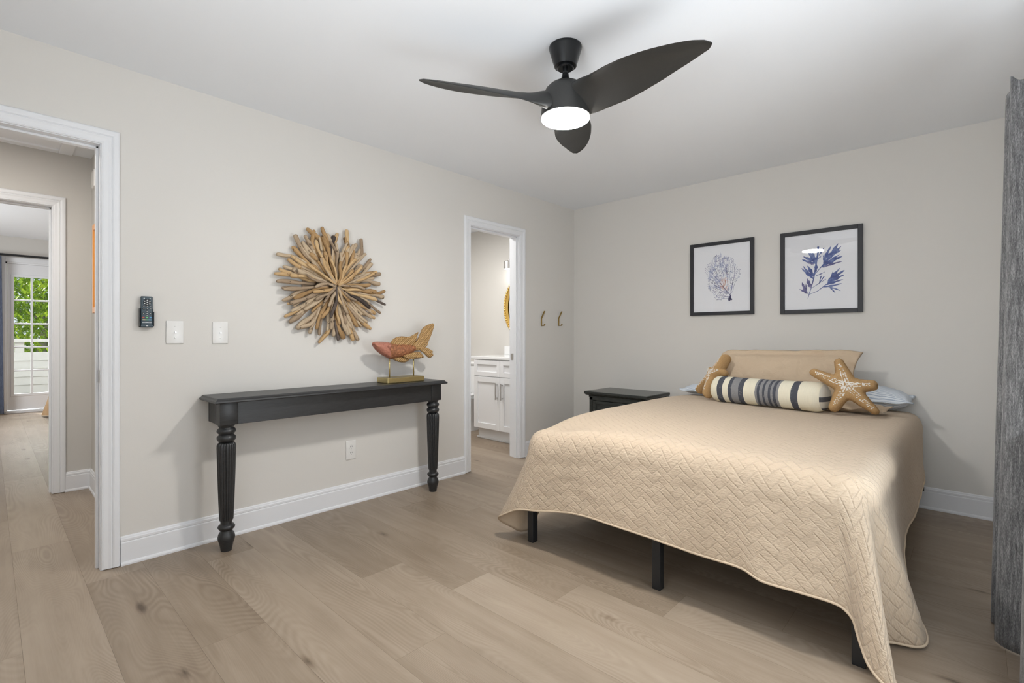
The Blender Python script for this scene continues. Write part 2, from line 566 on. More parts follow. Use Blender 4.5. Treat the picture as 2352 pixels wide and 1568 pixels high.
# ------------------------------------------------------------------ room shell
H = 2.44
XR, YB, YF = 3.36, 0.0, -4.92       # right wall, back wall, wall behind the camera
WT = 0.115

# floor: real planks 0.2205 m wide running across the room, joints where the photo shows them
PW = .2205
JOINTS = {-5: .12, -3: .268, -2: 1.59, -1: .98, 0: 1.364, 1: 1.752, 2: .31, 3: .685, 4: 1.30, 5: 2.35, 6: 1.55, 7: .55, 8: 2.815, -7: -1.235, -4: 1.02, -6: 1.25}
TONES = {(0, 1): .62, (-1, 1): .56, (-1, 0): .46, (-3, 1): .55, (-3, 0): .47, (-5, 1): .46, (-5, 0): .52, (-4, 0): .46, (1, 0): .50, (1, 1): .57, (0, 0): .47, (2, 1): .46, (2, 0): .52, (-2, 0): .55, (-2, 1): .53, (2, 2): .58, (3, 1): .50, (-6, 0): .56, (-6, -1): .60, (-4, 1): .50, (-7, 0): .5}
def make_floor():
    bm = nbm()
    uvl = bm.loops.layers.uv.new('plank')
    tl = bm.faces.layers.float.new('tone')
    rnd = random.Random(3)
    x0f, x1f, y0f, y1f = -7.2, 3.5, -6.2, 0.12
    k = math.floor((y0f + 2.785) / PW)
    gap = .0004
    while True:
        ya, yb = -2.785 + k * PW, -2.785 + (k + 1) * PW
        if ya > y1f: break
        j0 = JOINTS.get(k, rnd.uniform(0, 1.83))
        n0 = math.floor((x0f - j0) / 1.83)
        while j0 + n0 * 1.83 < x1f:
            xa, xb = j0 + n0 * 1.83, j0 + (n0 + 1) * 1.83
            tone = TONES.get((k, n0 + 1), rnd.uniform(.46, .58))
            ou, ov = rnd.uniform(0, 40), rnd.uniform(0, 40)
            xa2, xb2 = max(xa + gap, x0f), min(xb - gap, x1f)
            ya2, yb2 = max(ya + gap, y0f), min(yb - gap, y1f)
            if xb2 > xa2 and yb2 > ya2:
                vv = [bm.verts.new(p) for p in ((xa2, ya2, 0), (xb2, ya2, 0), (xb2, yb2, 0), (xa2, yb2, 0))]
                f = bm.faces.new(vv)
                f[tl] = tone
                for l in f.loops: l[uvl].uv = (l.vert.co.x - xa + ou, l.vert.co.y - ya + ov)
            n0 += 1
        k += 1
    box(bm, x0f, x1f, y0f, y1f, -.12, -.0008, mi=1)
    o = struct('floor', bm, [FLOOR, SEAM])
    return o
make_floor()

def ceiling(name, x0, x1, y0, y1, z, mat=CEIL):
    bm = nbm(); box(bm, x0, x1, y0, y1, z, z + .1); return struct(name, bm, mat)
ceiling('ceiling', 0 - WT, XR + .1, YF - .1, .12, H)
ceiling('ceiling_hall', -1.85, -WT, -5.3, -3.60, H)
ceiling('ceiling_bathroom', -2.1, -WT, -2.7, .12, H)
ceiling('ceiling_far_room', -7.3, -1.74, -6.2, -2.2, 2.57)

def wall_x(name, x0, x1, y0, y1, holes, mat, ztop=H):
    """a wall standing on the line x = x0..x1 with holes (ya, yb, za, zb)"""
    bm = nbm()
    y = y0
    for ya, yb, za, zb in sorted(holes):
        if ya > y: box(bm, x0, x1, y, ya, 0, ztop)
        if za > 0: box(bm, x0, x1, ya, yb, 0, za)
        if zb < ztop: box(bm, x0, x1, ya, yb, zb, ztop)
        y = yb
    if y < y1: box(bm, x0, x1, y, y1, 0, ztop)
    return struct(name, bm, mat)
def wall_y(name, y0, y1, x0, x1, holes, mat, ztop=H):
    bm = nbm()
    x = x0
    for xa, xb, za, zb in sorted(holes):
        if xa > x: box(bm, x, xa, y0, y1, 0, ztop)
        if za > 0: box(bm, xa, xb, y0, y1, 0, za)
        if zb < ztop: box(bm, xa, xb, y0, y1, zb, ztop)
        x = xb
    if x < x1: box(bm, x, x1, y0, y1, 0, ztop)
    return struct(name, bm, mat)

D1 = (-4.61, -3.825, 2.04)          # door openings: y0, y1, head height
D3 = (-1.449, -.849, 2.04)
D2 = (-4.66, -3.881, 2.045)
J = .02
wall_x('wall_left', -WT, 0, YF - .1, .1, [(D1[0] - J, D1[1] + J, 0, D1[2] + J), (D3[0] - J, D3[1] + J, 0, D3[2] + J)], WALL)
wall_y('wall_back', 0, .1, 0, XR + .1, [], WALL)
wall_x('wall_right', XR, XR + .1, YF - .1, 0, [(-2.95, -1.55, 0, 2.08)], WALL)
wall_y('wall_rear', YF - .1, YF, 0, XR + .1, [(1.85, 3.15, .80, 2.10)], WALL)
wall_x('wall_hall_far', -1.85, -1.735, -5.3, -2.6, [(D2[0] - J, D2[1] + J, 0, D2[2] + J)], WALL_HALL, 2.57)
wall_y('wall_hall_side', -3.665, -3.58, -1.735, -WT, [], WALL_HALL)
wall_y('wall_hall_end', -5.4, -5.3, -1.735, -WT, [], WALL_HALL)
wall_y('wall_bathroom_back', .03, .12, -2.1, -WT, [], WALL)
wall_x('wall_bathroom_side', -2.1, -2.0, -2.7, .03, [], WALL)
wall_y('wall_bathroom_front', -2.8, -2.7, -2.1, -WT, [], WALL)
FRX = -7.15
FD = (-4.02, -3.16, 2.20)            # french door opening
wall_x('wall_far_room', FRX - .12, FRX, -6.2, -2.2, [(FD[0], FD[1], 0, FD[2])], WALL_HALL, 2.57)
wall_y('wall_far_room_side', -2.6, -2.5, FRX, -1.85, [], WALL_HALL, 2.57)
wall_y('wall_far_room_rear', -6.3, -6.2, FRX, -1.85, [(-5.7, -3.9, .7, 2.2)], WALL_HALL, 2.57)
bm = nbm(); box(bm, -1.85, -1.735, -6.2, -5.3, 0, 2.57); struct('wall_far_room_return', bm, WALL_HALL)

# baseboards
BASE = [(0, 0), (.020, 0), (.020, .008), (.0175, .015), (.0135, .018), (.0135, .108), (.0125, .112), (.0105, .114), (.0125, .117), (.0125, .127), (.0085, .131), (.0075, .137), (.005, .141), (0, .141)]
def baseboard(name, fn, a, b):
    bm = nbm(); prism(bm, BASE, fn, a, b); return struct(name, bm, TRIM)
CW, CT = .070, .018
baseboard('baseboard_left', lambda d, z, y: (d, y, z), D1[1] + CW + .006, D3[0] - CW - .002)
baseboard('baseboard_left_corner', lambda d, z, y: (d, y, z), D3[1] + CW, 0)
baseboard('baseboard_back', lambda d, z, x: (x, -d, z), 0, XR)
baseboard('baseboard_right', lambda d, z, y: (XR - d, y, z), -1.53, 0)
baseboard('baseboard_hall_far', lambda d, z, y: (-1.735 + d, y, z), D2[1] + CW, -3.665)
baseboard('baseboard_hall_side', lambda d, z, x: (x, -3.665 - d, z), -1.735, -WT)
baseboard('baseboard_bathroom', lambda d, z, x: (x, .03 - d, z), -2.0, -1.0)
baseboard('baseboard_far_room', lambda d, z, y: (FRX + d, y, z), -6.2, FD[0] - .08)

# door casings and jambs
CAS = [(0, 0), (0, .009), (.004, .011), (.007, .009), (.011, .0105), (.026, .012), (.036, .0155), (.040, .0125), (.044, .0165), (.050, .018), (.062, .018), (.066, .0165), (.070, .012), (.070, 0)]
def casing(bm, y0, y1, zt, xface, s):
    """mitred architrave round an opening in a wall x = xface, on the side s"""
    def path(u, d, k):
        yy = (y0 - u, y0 - u, y1 + u, y1 + u)[k]
        zz = (0.004, zt + u, zt + u, 0.004)[k]
        return (xface + s * d, yy, zz)
    path.n = 4
    sweep_u(bm, CAS, path)
def door_frame(name, D, xa, xb, stop_at):
    y0, y1, zt = D
    bm = nbm()
    casing(bm, y0 - .004, y1 + .004, zt + .004, xb, 1)
    casing(bm, y0 - .004, y1 + .004, zt + .004, xa, -1)
    box(bm, xa, xb, y1, y1 + J, 0, zt + J)
    box(bm, xa, xb, y0 - J, y0, 0, zt + J)
    box(bm, xa, xb, y0, y1, zt, zt + J)
    sx0, sx1 = stop_at
    box(bm, sx0, sx1, y1 - .011, y1, 0, zt, .002)
    box(bm, sx0, sx1, y0, y0 + .011, 0, zt, .002)
    box(bm, sx0, sx1, y0, y1, zt - .011, zt, .002)
    return struct(name, bm, TRIM)
d1 = door_frame('door_1', D1, -WT, 0, (-.075, -.042))
bm = nbm(); box(bm, -.040, -.008, D1[1] - .0025, D1[1], .900, .960, .001); obj('strike_plate', bm, CHROME, d1, label='dark metal strike plate')
d3 = door_frame('door_3', D3, -WT, 0, (-.060, -.030))
bm = nbm(); box(bm, -.105, -.072, D3[1] - .0025, D3[1], .902, .962, .001); obj('strike_plate', bm, CHROME, d3, label='grey metal strike plate')
door_frame('door_2', D2, -1.85, -1.735, (-1.82, -1.785))

# attic hatch in the hall ceiling
bm = nbm()
for a in ((-1.70, -.95, -3.85, -3.775), (-1.70, -.95, -4.62, -4.55), (-1.70, -1.625, -4.55, -3.85), (-1.025, -.95, -4.55, -3.85)):
    box(bm, a[0], a[1], a[2], a[3], H - .018, H, .004)
box(bm, -1.625, -1.025, -4.55, -3.85, H - .006, H)
struct('trim_attic_hatch', bm, TRIM)

# window_1: the bedroom's sliding glass door in the right wall, window_added_rear: an unseen window added behind the camera for frontal light (both out of the frame)
def glazed(name, fn, a0, a1, z0, z1, nx, nz, fw=.055):
    bm = nbm()
    def bx(u0, u1, w0, w1, d0, d1):
        p, q = fn(u0, d0, w0), fn(u1, d1, w1)
        box(bm, min(p[0], q[0]), max(p[0], q[0]), min(p[1], q[1]), max(p[1], q[1]), w0, w1, .003)
    bx(a0, a0 + fw, z0, z1, .01, .08); bx(a1 - fw, a1, z0, z1, .01, .08)
    bx(a0 + fw, a1 - fw, z0, z0 + fw, .01, .08); bx(a0 + fw, a1 - fw, z1 - fw, z1, .01, .08)
    for i in range(1, nx):
        c = a0 + (a1 - a0) * i / nx; bx(c - .02, c + .02, z0 + fw, z1 - fw, .02, .06)
    for i in range(1, nz):
        c = z0 + (z1 - z0) * i / nz; bx(a0 + fw, a1 - fw, c - .015, c + .015, .02, .06)
    return struct(name, bm, TRIM)
glazed('window_1', lambda u, d, w: (XR + d, u, w), -2.95, -1.55, 0.0, 2.08, 2, 1)
glazed('window_added_rear', lambda u, d, w: (u, YF - d, w), 1.85, 3.15, .80, 2.10, 2, 2)

# ------------------------------------------------------------------ far bedroom: french door, curtain, bed cover; garden beyond
# door_4: white french door, 3 x 5 panes
y0, y1, zt = FD
bm = nbm()
for a in ((y0 - .07, y0), (y1, y1 + .07)): box(bm, FRX, FRX + .018, a[0], a[1], 0, zt + .07, .004)
box(bm, FRX, FRX + .018, y0, y1, zt, zt + .07, .004)
for a in ((y0, y0 + .02), (y1 - .02, y1)): box(bm, FRX - .12, FRX, a[0], a[1], 0, zt)
box(bm, FRX - .12, FRX, y0, y1, zt - .02, zt)
box(bm, FRX - .13, FRX + .03, y0, y1, 0, .035, .004)
d4 = struct('door_4', bm, TRIM)
GY0, GY1, GZ0, GZ1 = -3.936, -3.362, .272, 1.997
bm = nbm()
lx0, lx1 = FRX - .06, FRX - .016
box(bm, lx0, lx1, y0 + .022, GY0, .045, zt - .022)
box(bm, lx0, lx1, GY1, y1 - .022, .045, zt - .022)
box(bm, lx0, lx1, GY0, GY1, .045, GZ0)
box(bm, lx0, lx1, GY0, GY1, GZ1, zt - .022)
for a in ((GY0 - .03, GY0 + .006, GZ0 - .03, GZ1 + .03), (GY1 - .006, GY1 + .03, GZ0 - .03, GZ1 + .03)):
    box(bm, lx0 - .006, lx1 + .008, a[0], a[1], a[2], a[3], .004)
for a in ((GZ0 - .03, GZ0 + .006), (GZ1 - .006, GZ1 + .03)): box(bm, lx0 - .006, lx1 + .008, GY0, GY1, a[0], a[1], .004)
for i in (1, 2):
    c = GY0 + (GY1 - GY0) * i / 3; box(bm, lx0 - .004, lx1 + .006, c - .011, c + .011, GZ0, GZ1, .003)
for i in range(1, 5):
    c = GZ0 + (GZ1 - GZ0) * i / 5; box(bm, lx0 - .004, lx1 + .005, GY0, GY1, c - .011, c + .011, .003)
obj('door_leaf', bm, TRIM, d4)
bm = nbm(); box(bm, FRX - .041, FRX - .037, GY0, GY1, GZ0, GZ1); obj('door_glass', bm, GLASS, d4)

rod = thing('curtain_rod', 'dark thin curtain rod above the white french door in the far room', 'curtain rod', (FRX + .10, -3.8, 2.29))
bm = nbm(); tube(bm, [(FRX + .10, -4.75, 2.29), (FRX + .10, -2.72, 2.29)], .017, 12); obj('rod', bm, BLACKMETAL, rod)
for yy in (-4.45, -3.05):
    bm = nbm(); box(bm, FRX, FRX + .10, yy - .01, yy + .01, 2.278, 2.30, .003); obj('bracket', bm, BLACKMETAL, rod)
for yy in (-4.77, -2.70):
    bm = nbm(); bmesh.ops.create_uvsphere(bm, u_segments=12, v_segments=8, radius=.03, matrix=Matrix.Translation((FRX + .10, yy, 2.29))); obj('finial', bm, BLACKMETAL, rod, True)

def curtain_sheet(path, z0, z1, nz, lean=None, wav=0.0):
    bm = nbm()
    rows = []
    for j in range(nz + 1):
        t = j / nz
        row = []
        for i, (x, y) in enumerate(path):
            p = Vector((x, y, z0 + (z1 - z0) * t + (wav * math.sin(i * .9) * t if j == nz else 0)))
            if lean: p = lean(p, t, i)
            row.append(bm.verts.new(p))
        rows.append(row)
    for a, b in zip(rows, rows[1:]):
        for i in range(len(path) - 1): bm.faces.new((a[i], a[i + 1], b[i + 1], b[i]))
    return bm
def solid(o, t, off=-1):
    m = o.modifiers.new('thickness', 'SOLIDIFY'); m.thickness = t; m.offset = off
    return o
pth = [(FRX + .10 + .045 * math.sin(i * .55), -4.62 + i * .0078 + .012 * math.sin(i * .27)) for i in range(72)]
cb = obj('curtain', curtain_sheet(pth, .02, 2.268, 24, lambda p, t, i: p + Vector((.02 * (1 - t), .025 * (1 - t) * (i / 71), 0))), CURTAIN_B, None, True, loc=(FRX + .1, -4.3, 0))
solid(cb, .004)
tag(cb, 'blue grey curtain hanging beside the french door in the far room', 'curtain')

# corner of a tan bed cover beside the far door
bm = nbm()
TANBED = cloth('caramel_bed_cover', (.44, .285, .155), .05)
top = [(-6.35, -3.56), (-6.35, -2.78), (-4.6, -2.78), (-4.6, -3.56)]
def bed_loop(off, z):
    cx_, cy_ = -5.475, -3.17
    out = []
    for i in range(4):
        a, b = top[i], top[(i + 1) % 4]
        for k in range(12):
            t = k / 12
            x, y = a[0] + (b[0] - a[0]) * t, a[1] + (b[1] - a[1]) * t
            corner = max(0, 1 - min(t, 1 - t) * 7)
            dx, dy = (x - cx_) / .875, (y - cy_) / .39
            m_ = max(abs(dx), abs(dy))
            sx = (1 if dx > 0 else -1) if abs(dx) >= .97 else 0
            sy = (1 if dy > 0 else -1) if abs(dy) >= .97 else 0
            o_ = off * (.45 + .75 * corner)
            out.append(bm.verts.new((x + sx * o_, y + sy * o_, z - (.04 * corner if off > .02 else 0))))
    return out
loops = [bed_loop(-.03, .56), bed_loop(0, .53), bed_loop(.015, .45), bed_loop(.05, .28), bed_loop(.10, .055)]
for a, b in zip(loops, loops[1:]):
    for i in range(48): bm.faces.new((a[i], a[(i + 1) % 48], b[(i + 1) % 48], b[i]))
bm.faces.new(loops[0])
bc = obj('bed_cover', bm, TANBED, None, True, loc=(-5.45, -3.1, 0))
tag(bc, 'corner of a caramel bed cover showing past the far door casing', 'bed cover')

# deck, railing of lapped white boards, trees and ground outside the french door
DECKM = plain('weathered_deck_boards', (.26, .25, .23), .8, 0, .1, 10)
bm = nbm(); box(bm, -9.4, FRX - .12, -7.0, -1.0, -.25, -.02); struct('floor_deck', bm, DECKM)
GRASSM = plain('garden_ground', (.10, .16, .04), .95, 0, .4, 3)
bm = nbm(); box(bm, -40, -9.4, -25, 20, -1.3, -1.2); struct('ground', bm, GRASSM)
FENCEM = plain('white_fence_paint', (.50, .51, .49), .6, 0, .03, 8)
rail = thing('deck_railing', 'white deck railing of lapped horizontal boards outside the french door', 'railing', (-9.2, -3.7, -.02))
zb = -.02
for k in range(6):
    bm = nbm()
    z0_ = zb + k * .142
    pr = [(0, z0_), (.030, z0_), (.012, z0_ + .150), (0, z0_ + .150)]
    prism(bm, pr, lambda d, z, y: (-9.2 + d, y, z), -6.6, -1.4)
    obj('board', bm, FENCEM, rail)
bm = nbm(); box(bm, -9.25, -9.13, -6.6, -1.4, 1.02, 1.075, .004); obj('top_rail', bm, FENCEM, rail)
for yy in (-5.6, -4.25, -2.55, -1.6):
    bm = nbm(); box(bm, -9.30, -9.20, yy - .05, yy + .05, -.02, 1.02, .004); obj('post', bm, FENCEM, rail)
bm = nbm(); box(bm, -9.30, -9.20, -3.87, -3.75, -.02, 1.02, .004); obj('post', bm, FENCEM, rail)

def leafmat(name, c0, c1, c2):
    m = Mat(name)
    n = m.noise(m.coord('Object'), 2.6, 3)
    oi = m.noise(m.coord('Object'), 40, 0)
    col = m.ramp(m.math('ADD', m.math('MULTIPLY', n, .5), m.math('MULTIPLY', oi, .5)), [(.3, c0), (.5, c1), (.7, c2)])
    return m.out(col, .5, 0, None, .3, Transmission_Weight=0.0, Subsurface_Weight=0.0)
LEAF = leafmat('bright_green_leaves', (.09, .20, .012), (.26, .42, .02), (.56, .66, .05))
LEAF2 = leafmat('deep_green_leaves', (.03, .10, .01), (.10, .22, .02), (.25, .42, .03))
BARK = plain('pale_bark', (.38, .34, .29), .9, 0, .2, 12, .4, 40)
def tree(label, x, y, h, r, n, seed, leaf, lean):
    rnd = random.Random(seed)
    t = thing('tree', label, 'tree', (x, y, -1.2), )
    bm = nbm()
    tube(bm, [(x, y, -1.2), (x + lean[0] * .3, y + lean[1] * .3, h * .25), (x + lean[0], y + lean[1], h * .75)], [.10, .08, .03], 10)
    obj('trunk', bm, BARK, t, True)
    for k in range(5):
        a = rnd.uniform(0, 2 * PI); z = rnd.uniform(.2, 1.0) * h * .5
        bm = nbm()
        p0 = Vector((x + lean[0] * .5, y + lean[1] * .5, z))
        d = Vector((math.cos(a), math.sin(a), rnd.uniform(.2, .9)))
        tube(bm, [p0, p0 + d * .7 * r, p0 + d * 1.2 * r + Vector((0, 0, .3))], [.035, .025, .008], 6)
        obj('branch', bm, BARK, t, True)
    bm = nbm()
    for _ in range(n):
        u = Vector((rnd.gauss(0, 1), rnd.gauss(0, 1), rnd.gauss(0, 1))).normalized() * (rnd.random() ** .45)
        c = Vector((x + lean[0] * .6 + u.x * r, y + lean[1] * .6 + u.y * r, h * .5 + u.z * h * .58))
        q = Matrix.Rotation(rnd.uniform(0, 6.28), 3, 'Z') @ Matrix.Rotation(rnd.uniform(-1.1, 1.1), 3, 'X')
        s_ = rnd.uniform(.045, .095)
        pts = [(0, -s_, 0), (s_ * .5, -s_ * .2, .01), (0, s_, 0), (-s_ * .5, -s_ * .2, .01)]
        bm.faces.new([bm.verts.new(c + q @ Vector(p)) for p in pts])
    o = obj('foliage', bm, leaf, t)
    o['kind'] = 'stuff'
    return t
tree('bright leafy tree right behind the white deck railing', -11.6, -3.55, 3.6, 1.5, 6500, 1, LEAF, (.2, .5))
tree('deep green tree farther behind the deck railing', -16.2, -4.6, 5.6, 2.6, 9000, 2, LEAF2, (.3, .2))
tree('tall spreading tree at the back of the garden', -22.5, -2.0, 7.0, 3.2, 7000, 5, LEAF, (-.3, -.4))

# ------------------------------------------------------------------ hall: orange frame and a small white box on the side wall
ORANGE = plain('orange_wood_frame', (.62, .24, .035), .4, 0, .1, 30)
PAPER = plain('white_paper', (.86, .875, .92), .8, 0, .01, 4)
hf = thing('picture_frame', 'orange wooden frame edge glimpsed on the hall side wall', 'picture', (-.98, -3.665, 1.58))
bm = nbm()
xa, xb, za, zb2 = -1.385, -.58, 1.28, 1.885
for a in ((xa, xa + .04, za, zb2), (xb - .04, xb, za, zb2), (xa + .04, xb - .04, za, za + .04), (xa + .04, xb - .04, zb2 - .04, zb2)):
    box(bm, a[0], a[1], -3.700, -3.666, a[2], a[3], .004)
obj('frame', bm, ORANGE, hf)
bm = nbm(); box(bm, xa + .04, xb - .04, -3.680, -3.667, za + .04, zb2 - .04); obj('print', bm, PAPER, hf)
bm = nbm(); box(bm, -1.51, -1.40, -3.690, -3.666, 2.165, 2.285, .006)
tag(obj('door_chime', bm, PLATE, None, loc=(-1.455, -3.68, 2.22)), 'small white chime box high on the hall side wall', 'chime')

# ------------------------------------------------------------------ bathroom
van = thing('vanity_cabinet', 'white shaker bathroom vanity seen through the right doorway', 'cabinet', (-.57, -.24, 0))
VX0, VX1, VY = -.978, -.172, -.50
bm = nbm(); box(bm, VX0, VX1, VY, .03, .122, .872); obj('body', bm, CABINET, van)
bm = nbm(); box(bm, VX0 + .005, VX1 - .005, -.45, .03, 0, .122); box(bm, VX0 - .01, VX1, -.462, -.45, 0, .02, .003); obj('toe_kick', bm, CABINET, van)
def shaker(name, x0, x1, z0, z1, st):
    bm = nbm()
    ya, yb = VY - .019, VY - .0005
    box(bm, x0, x0 + st, ya, yb, z0, z1, .0015); box(bm, x1 - st, x1, ya, yb, z0, z1, .0015)
    box(bm, x0 + st, x1 - st, ya, yb, z0, z0 + st, .0015); box(bm, x0 + st, x1 - st, ya, yb, z1 - st, z1, .0015)
    box(bm, x0 + st, x1 - st, ya + .011, yb, z0 + st, z1 - st)
    return obj(name, bm, CABINET, van)
for x0_, x1_, hx in ((VX0 + .003, -.577, -.612), (-.573, VX1 - .003, -.537)):
    shaker('drawer_front', x0_, x1_, .692, .865, .048)
    dr = shaker('door', x0_, x1_, .126, .685, .058)
    bm = nbm()
    box(bm, hx - .006, hx + .006, VY - .052, VY - .040, .455, .628, .002)
    box(bm, hx - .007, hx + .007, VY - .045, VY - .019, .465, .477, .002); box(bm, hx - .007, hx + .007, VY - .045, VY - .019, .606, .618, .002)
    obj('handle', bm, CHROME, dr, label='brushed metal bar handle')
ct = thing('vanity_countertop', 'white countertop with backsplash on the bathroom vanity', 'countertop', (-.57, -.24, .872))
bm = nbm(); box(bm, -1.036, -.118, -.525, .029, .873, .905, .004); obj('slab', bm, PORCELAIN, ct)
bm = nbm(); box(bm, -1.020, -.118, .008, .029, .9055, 1.005, .003); obj('backsplash', bm, PORCELAIN, ct)

toi = thing('toilet', 'white toilet half hidden beside the bathroom vanity', 'toilet', (-1.42, -.30, 0))
TX = -1.40
bm = nbm(); box(bm, TX - .20, TX + .20, -.165, .015, .40, .775, .025, 3); obj('tank', bm, PORCELAIN, toi, True, angle=50)
bm = nbm(); box(bm, TX - .215, TX + .215, -.18, .02, .776, .812, .012, 3); obj('tank_lid', bm, PORCELAIN, toi, True, angle=50)
def oval(bm, rings):
    R_ = []
    for (w, y_f, y_b, z) in rings:
        ring = []
        for i in range(28):
            a = 2 * PI * i / 28
            cy = (y_f + y_b) / 2; hl = (y_b - y_f) / 2
            ring.append(bm.verts.new((TX + w * math.cos(a), cy + hl * math.sin(a), z)))
        R_.append(ring)
    for a, b in zip(R_, R_[1:]):
        for i in range(28): bm.faces.new((a[i], a[(i + 1) % 28], b[(i + 1) % 28], b[i]))
    bm.faces.new(R_[0][::-1]); bm.faces.new(R_[-1])
bm = nbm(); oval(bm, [(.125, -.60, -.02, 0), (.115, -.56, -.02, .05), (.10, -.52, -.03, .16), (.13, -.60, -.05, .26), (.175, -.68, -.06, .36), (.185, -.70, -.08, .395)]); obj('bowl', bm, PORCELAIN, toi, True, angle=60)
bm = nbm(); oval(bm, [(.185, -.705, -.17, .397), (.190, -.715, -.17, .407), (.185, -.705, -.17, .418)]); obj('seat', bm, PORCELAIN, toi, True, angle=60)
bm = nbm(); oval(bm, [(.185, -.70, -.17, .420), (.186, -.705, -.17, .432), (.15, -.66, -.19, .445)]); obj('seat_lid', bm, PORCELAIN, toi, True, angle=60)

mir = thing('round_mirror', 'round mirror with a gold beaded rim above the bathroom vanity', 'mirror', (-.60, .03, 1.46))
MX, MZ, MR = -.585, 1.46, .42
bm = nbm(); lathe(bm, [(MR - .045, -.022), (MR - .01, -.034), (MR + .004, -.02), (MR + .004, 0), (MR - .045, 0)], (MX, .029, MZ), 64, 'Y', cap=False); obj('rim', bm, GOLD, mir, True, angle=40)
bm = nbm()
for i in range(88):
    a = 2 * PI * i / 88
    bmesh.ops.create_icosphere(bm, subdivisions=2, radius=.0155, matrix=Matrix.Translation((MX + (MR - .004) * math.cos(a), -.004, MZ + (MR - .004) * math.sin(a))))
o = obj('beading', bm, GOLD, mir, True)
SILVER = Mat('mirror_silver').out((.9, .9, .9), .02, 1)
bm = nbm(); lathe(bm, [(.001, -.012), (MR - .044, -.012), (MR - .044, 0)], (MX, .029, MZ), 64, 'Y', cap=False); obj('mirror_glass', bm, SILVER, mir)

scn = thing('vanity_sconce', 'small metal cone sconce lit above the round gold mirror', 'wall lamp', (-.86, .03, 1.95))
SX, SZ = -.875, 1.90
bm = nbm(); lathe(bm, [(.050, 0), (.050, .085), (.030, .095), (.006, .10)], (SX, -.08, SZ), 24, cap=False)
o = obj('shade', bm, CHROME, scn, True, angle=40)
bm = nbm(); box(bm, SX - .01, SX + .01, -.08, .029, SZ + .10, SZ + .115, .003); box(bm, SX - .03, SX + .5, .012, .029, SZ + .07, SZ + .14, .004); obj('bracket', bm, CHROME, scn)
bm = nbm(); bmesh.ops.create_uvsphere(bm, u_segments=16, v_segments=10, radius=.034, matrix=Matrix.Translation((SX, -.08, SZ + .018))); obj('bulb', bm, emit('bulb_glow', (1, .95, .88), 14), scn, True)
lamp('sconce_light', 'POINT', (SX, -.08, SZ - .035), .8, (1, .96, .9), radius=.03)

# ------------------------------------------------------------------ left wall: console table
tab = thing('console_table', 'long narrow black console table with turned fluted legs against the wall', 'table', (.14, -2.66, 0))
bm = nbm()
TY0, TY1 = -3.415, -1.925
def tt(u, v, d): return (u, v, d)
rings = []
for (e, z) in ((-.014, .780), (-.004, .781), (0, .785), (-.002, .792), (-.010, .798), (-.015, .8045), (-.022, .8055)):
    rings.append([bm.verts.new(p) for p in ((.012, TY0 - e, z), (.285 + e, TY0 - e, z), (.285 + e, TY1 + e, z), (.012, TY1 + e, z))])
for a, b in zip(rings, rings[1:]):
    for i in range(4): bm.faces.new((a[i], a[(i + 1) % 4], b[(i + 1) % 4], b[i]))
bm.faces.new(rings[0][::-1]); bm.faces.new(rings[-1])
obj('tabletop', bm, TBLACK, tab)
bm = nbm()
box(bm, .200, .224, -3.292, -2.021, .660, .7795, .002)
box(bm, .030, .150, -3.372, -3.350, .660, .7795, .002); box(bm, .030, .150, -1.966, -1.944, .660, .7795, .002)
box(bm, .015, .030, -3.372, -1.944, .660, .7795, .002)
obj('apron', bm, TBLACK, tab)
LEGP = [(.026, 0), (.028, .012), (.033, .040), (.0405, .062), (.041, .072), (.037, .088), (.029, .101), (.0285, .107), (.033, .111), (.040, .120), (.041, .126), (.036, .134), (.028, .139), (.0275, .143), (.0275, .158)]
FLUT = [(.031, .1585), (.033, .165), (.0365, .25), (.0405, .36), (.0437, .47), (.0452, .535), (.0445, .553), (.040, .563), (.033, .567)]
LEGT = [(.030, .568), (.033, .571), (.0425, .578), (.0455, .588), (.044, .598), (.036, .605), (.0335, .608), (.036, .612), (.044, .620), (.0455, .628), (.042, .637), (.034, .642), (.033, .645), (.038, .652), (.041, .6595)]
for cy in (-3.335, -1.982):
    cxl = .186
    lg = nbm()
    lathe(lg, LEGP, (cxl, cy, 0), 40)
    lathe(lg, FLUT, (cxl, cy, 0), 144, flute=lambda a, h: 1 - .075 * (abs(math.cos(a * 8)) ** 3 < .35) * 0 - .085 * (1 - abs(math.sin(a * 9))) ** 1.6)
    lathe(lg, LEGT, (cxl, cy, 0), 40)
    box(lg, .143, .229, cy - .043, cy + .043, .660, .7795, .003)
    obj('leg', lg, TBLACK, tab, True, angle=42)

# fish carving on a brass stand
fi = thing('fish_sculpture', 'carved wooden fish on a brass stand on the console table', 'sculpture', (.14, -2.22, .806))
FX = .14
BODY = [(-2.4486, 1.0783), (-2.4371, 1.0835), (-2.4137, 1.0851), (-2.3628, 1.0835), (-2.3213, 1.0792), (-2.286, 1.0721), (-2.2575, 1.0686), (-2.2213, 1.0678), (-2.1845, 1.0675), (-2.1472, 1.0646), (-2.1131, 1.0567), (-2.0958, 1.0399), (-2.1016, 1.0241), (-2.1245, 1.0072), (-2.1622, 0.9878), (-2.214, 0.9768), (-2.2575, 0.9705), (-2.2931, 0.9656), (-2.3143, 0.9663), (-2.3525, 0.9847), (-2.3969, 1.0087), (-2.4271, 1.0352), (-2.4453, 1.0621)]
DORSAL = [(-2.3143, 1.070), (-2.2931, 1.1005), (-2.2718, 1.1118), (-2.2503, 1.1194), (-2.2067, 1.1231), (-2.1697, 1.1156), (-2.1397, 1.1241), (-2.1093, 1.1383), (-2.0707, 1.1576), (-2.0901, 1.1193), (-2.0978, 1.0876), (-2.1283, 1.0494), (-2.1845, 1.047), (-2.2575, 1.048), (-2.2931, 1.0546)]
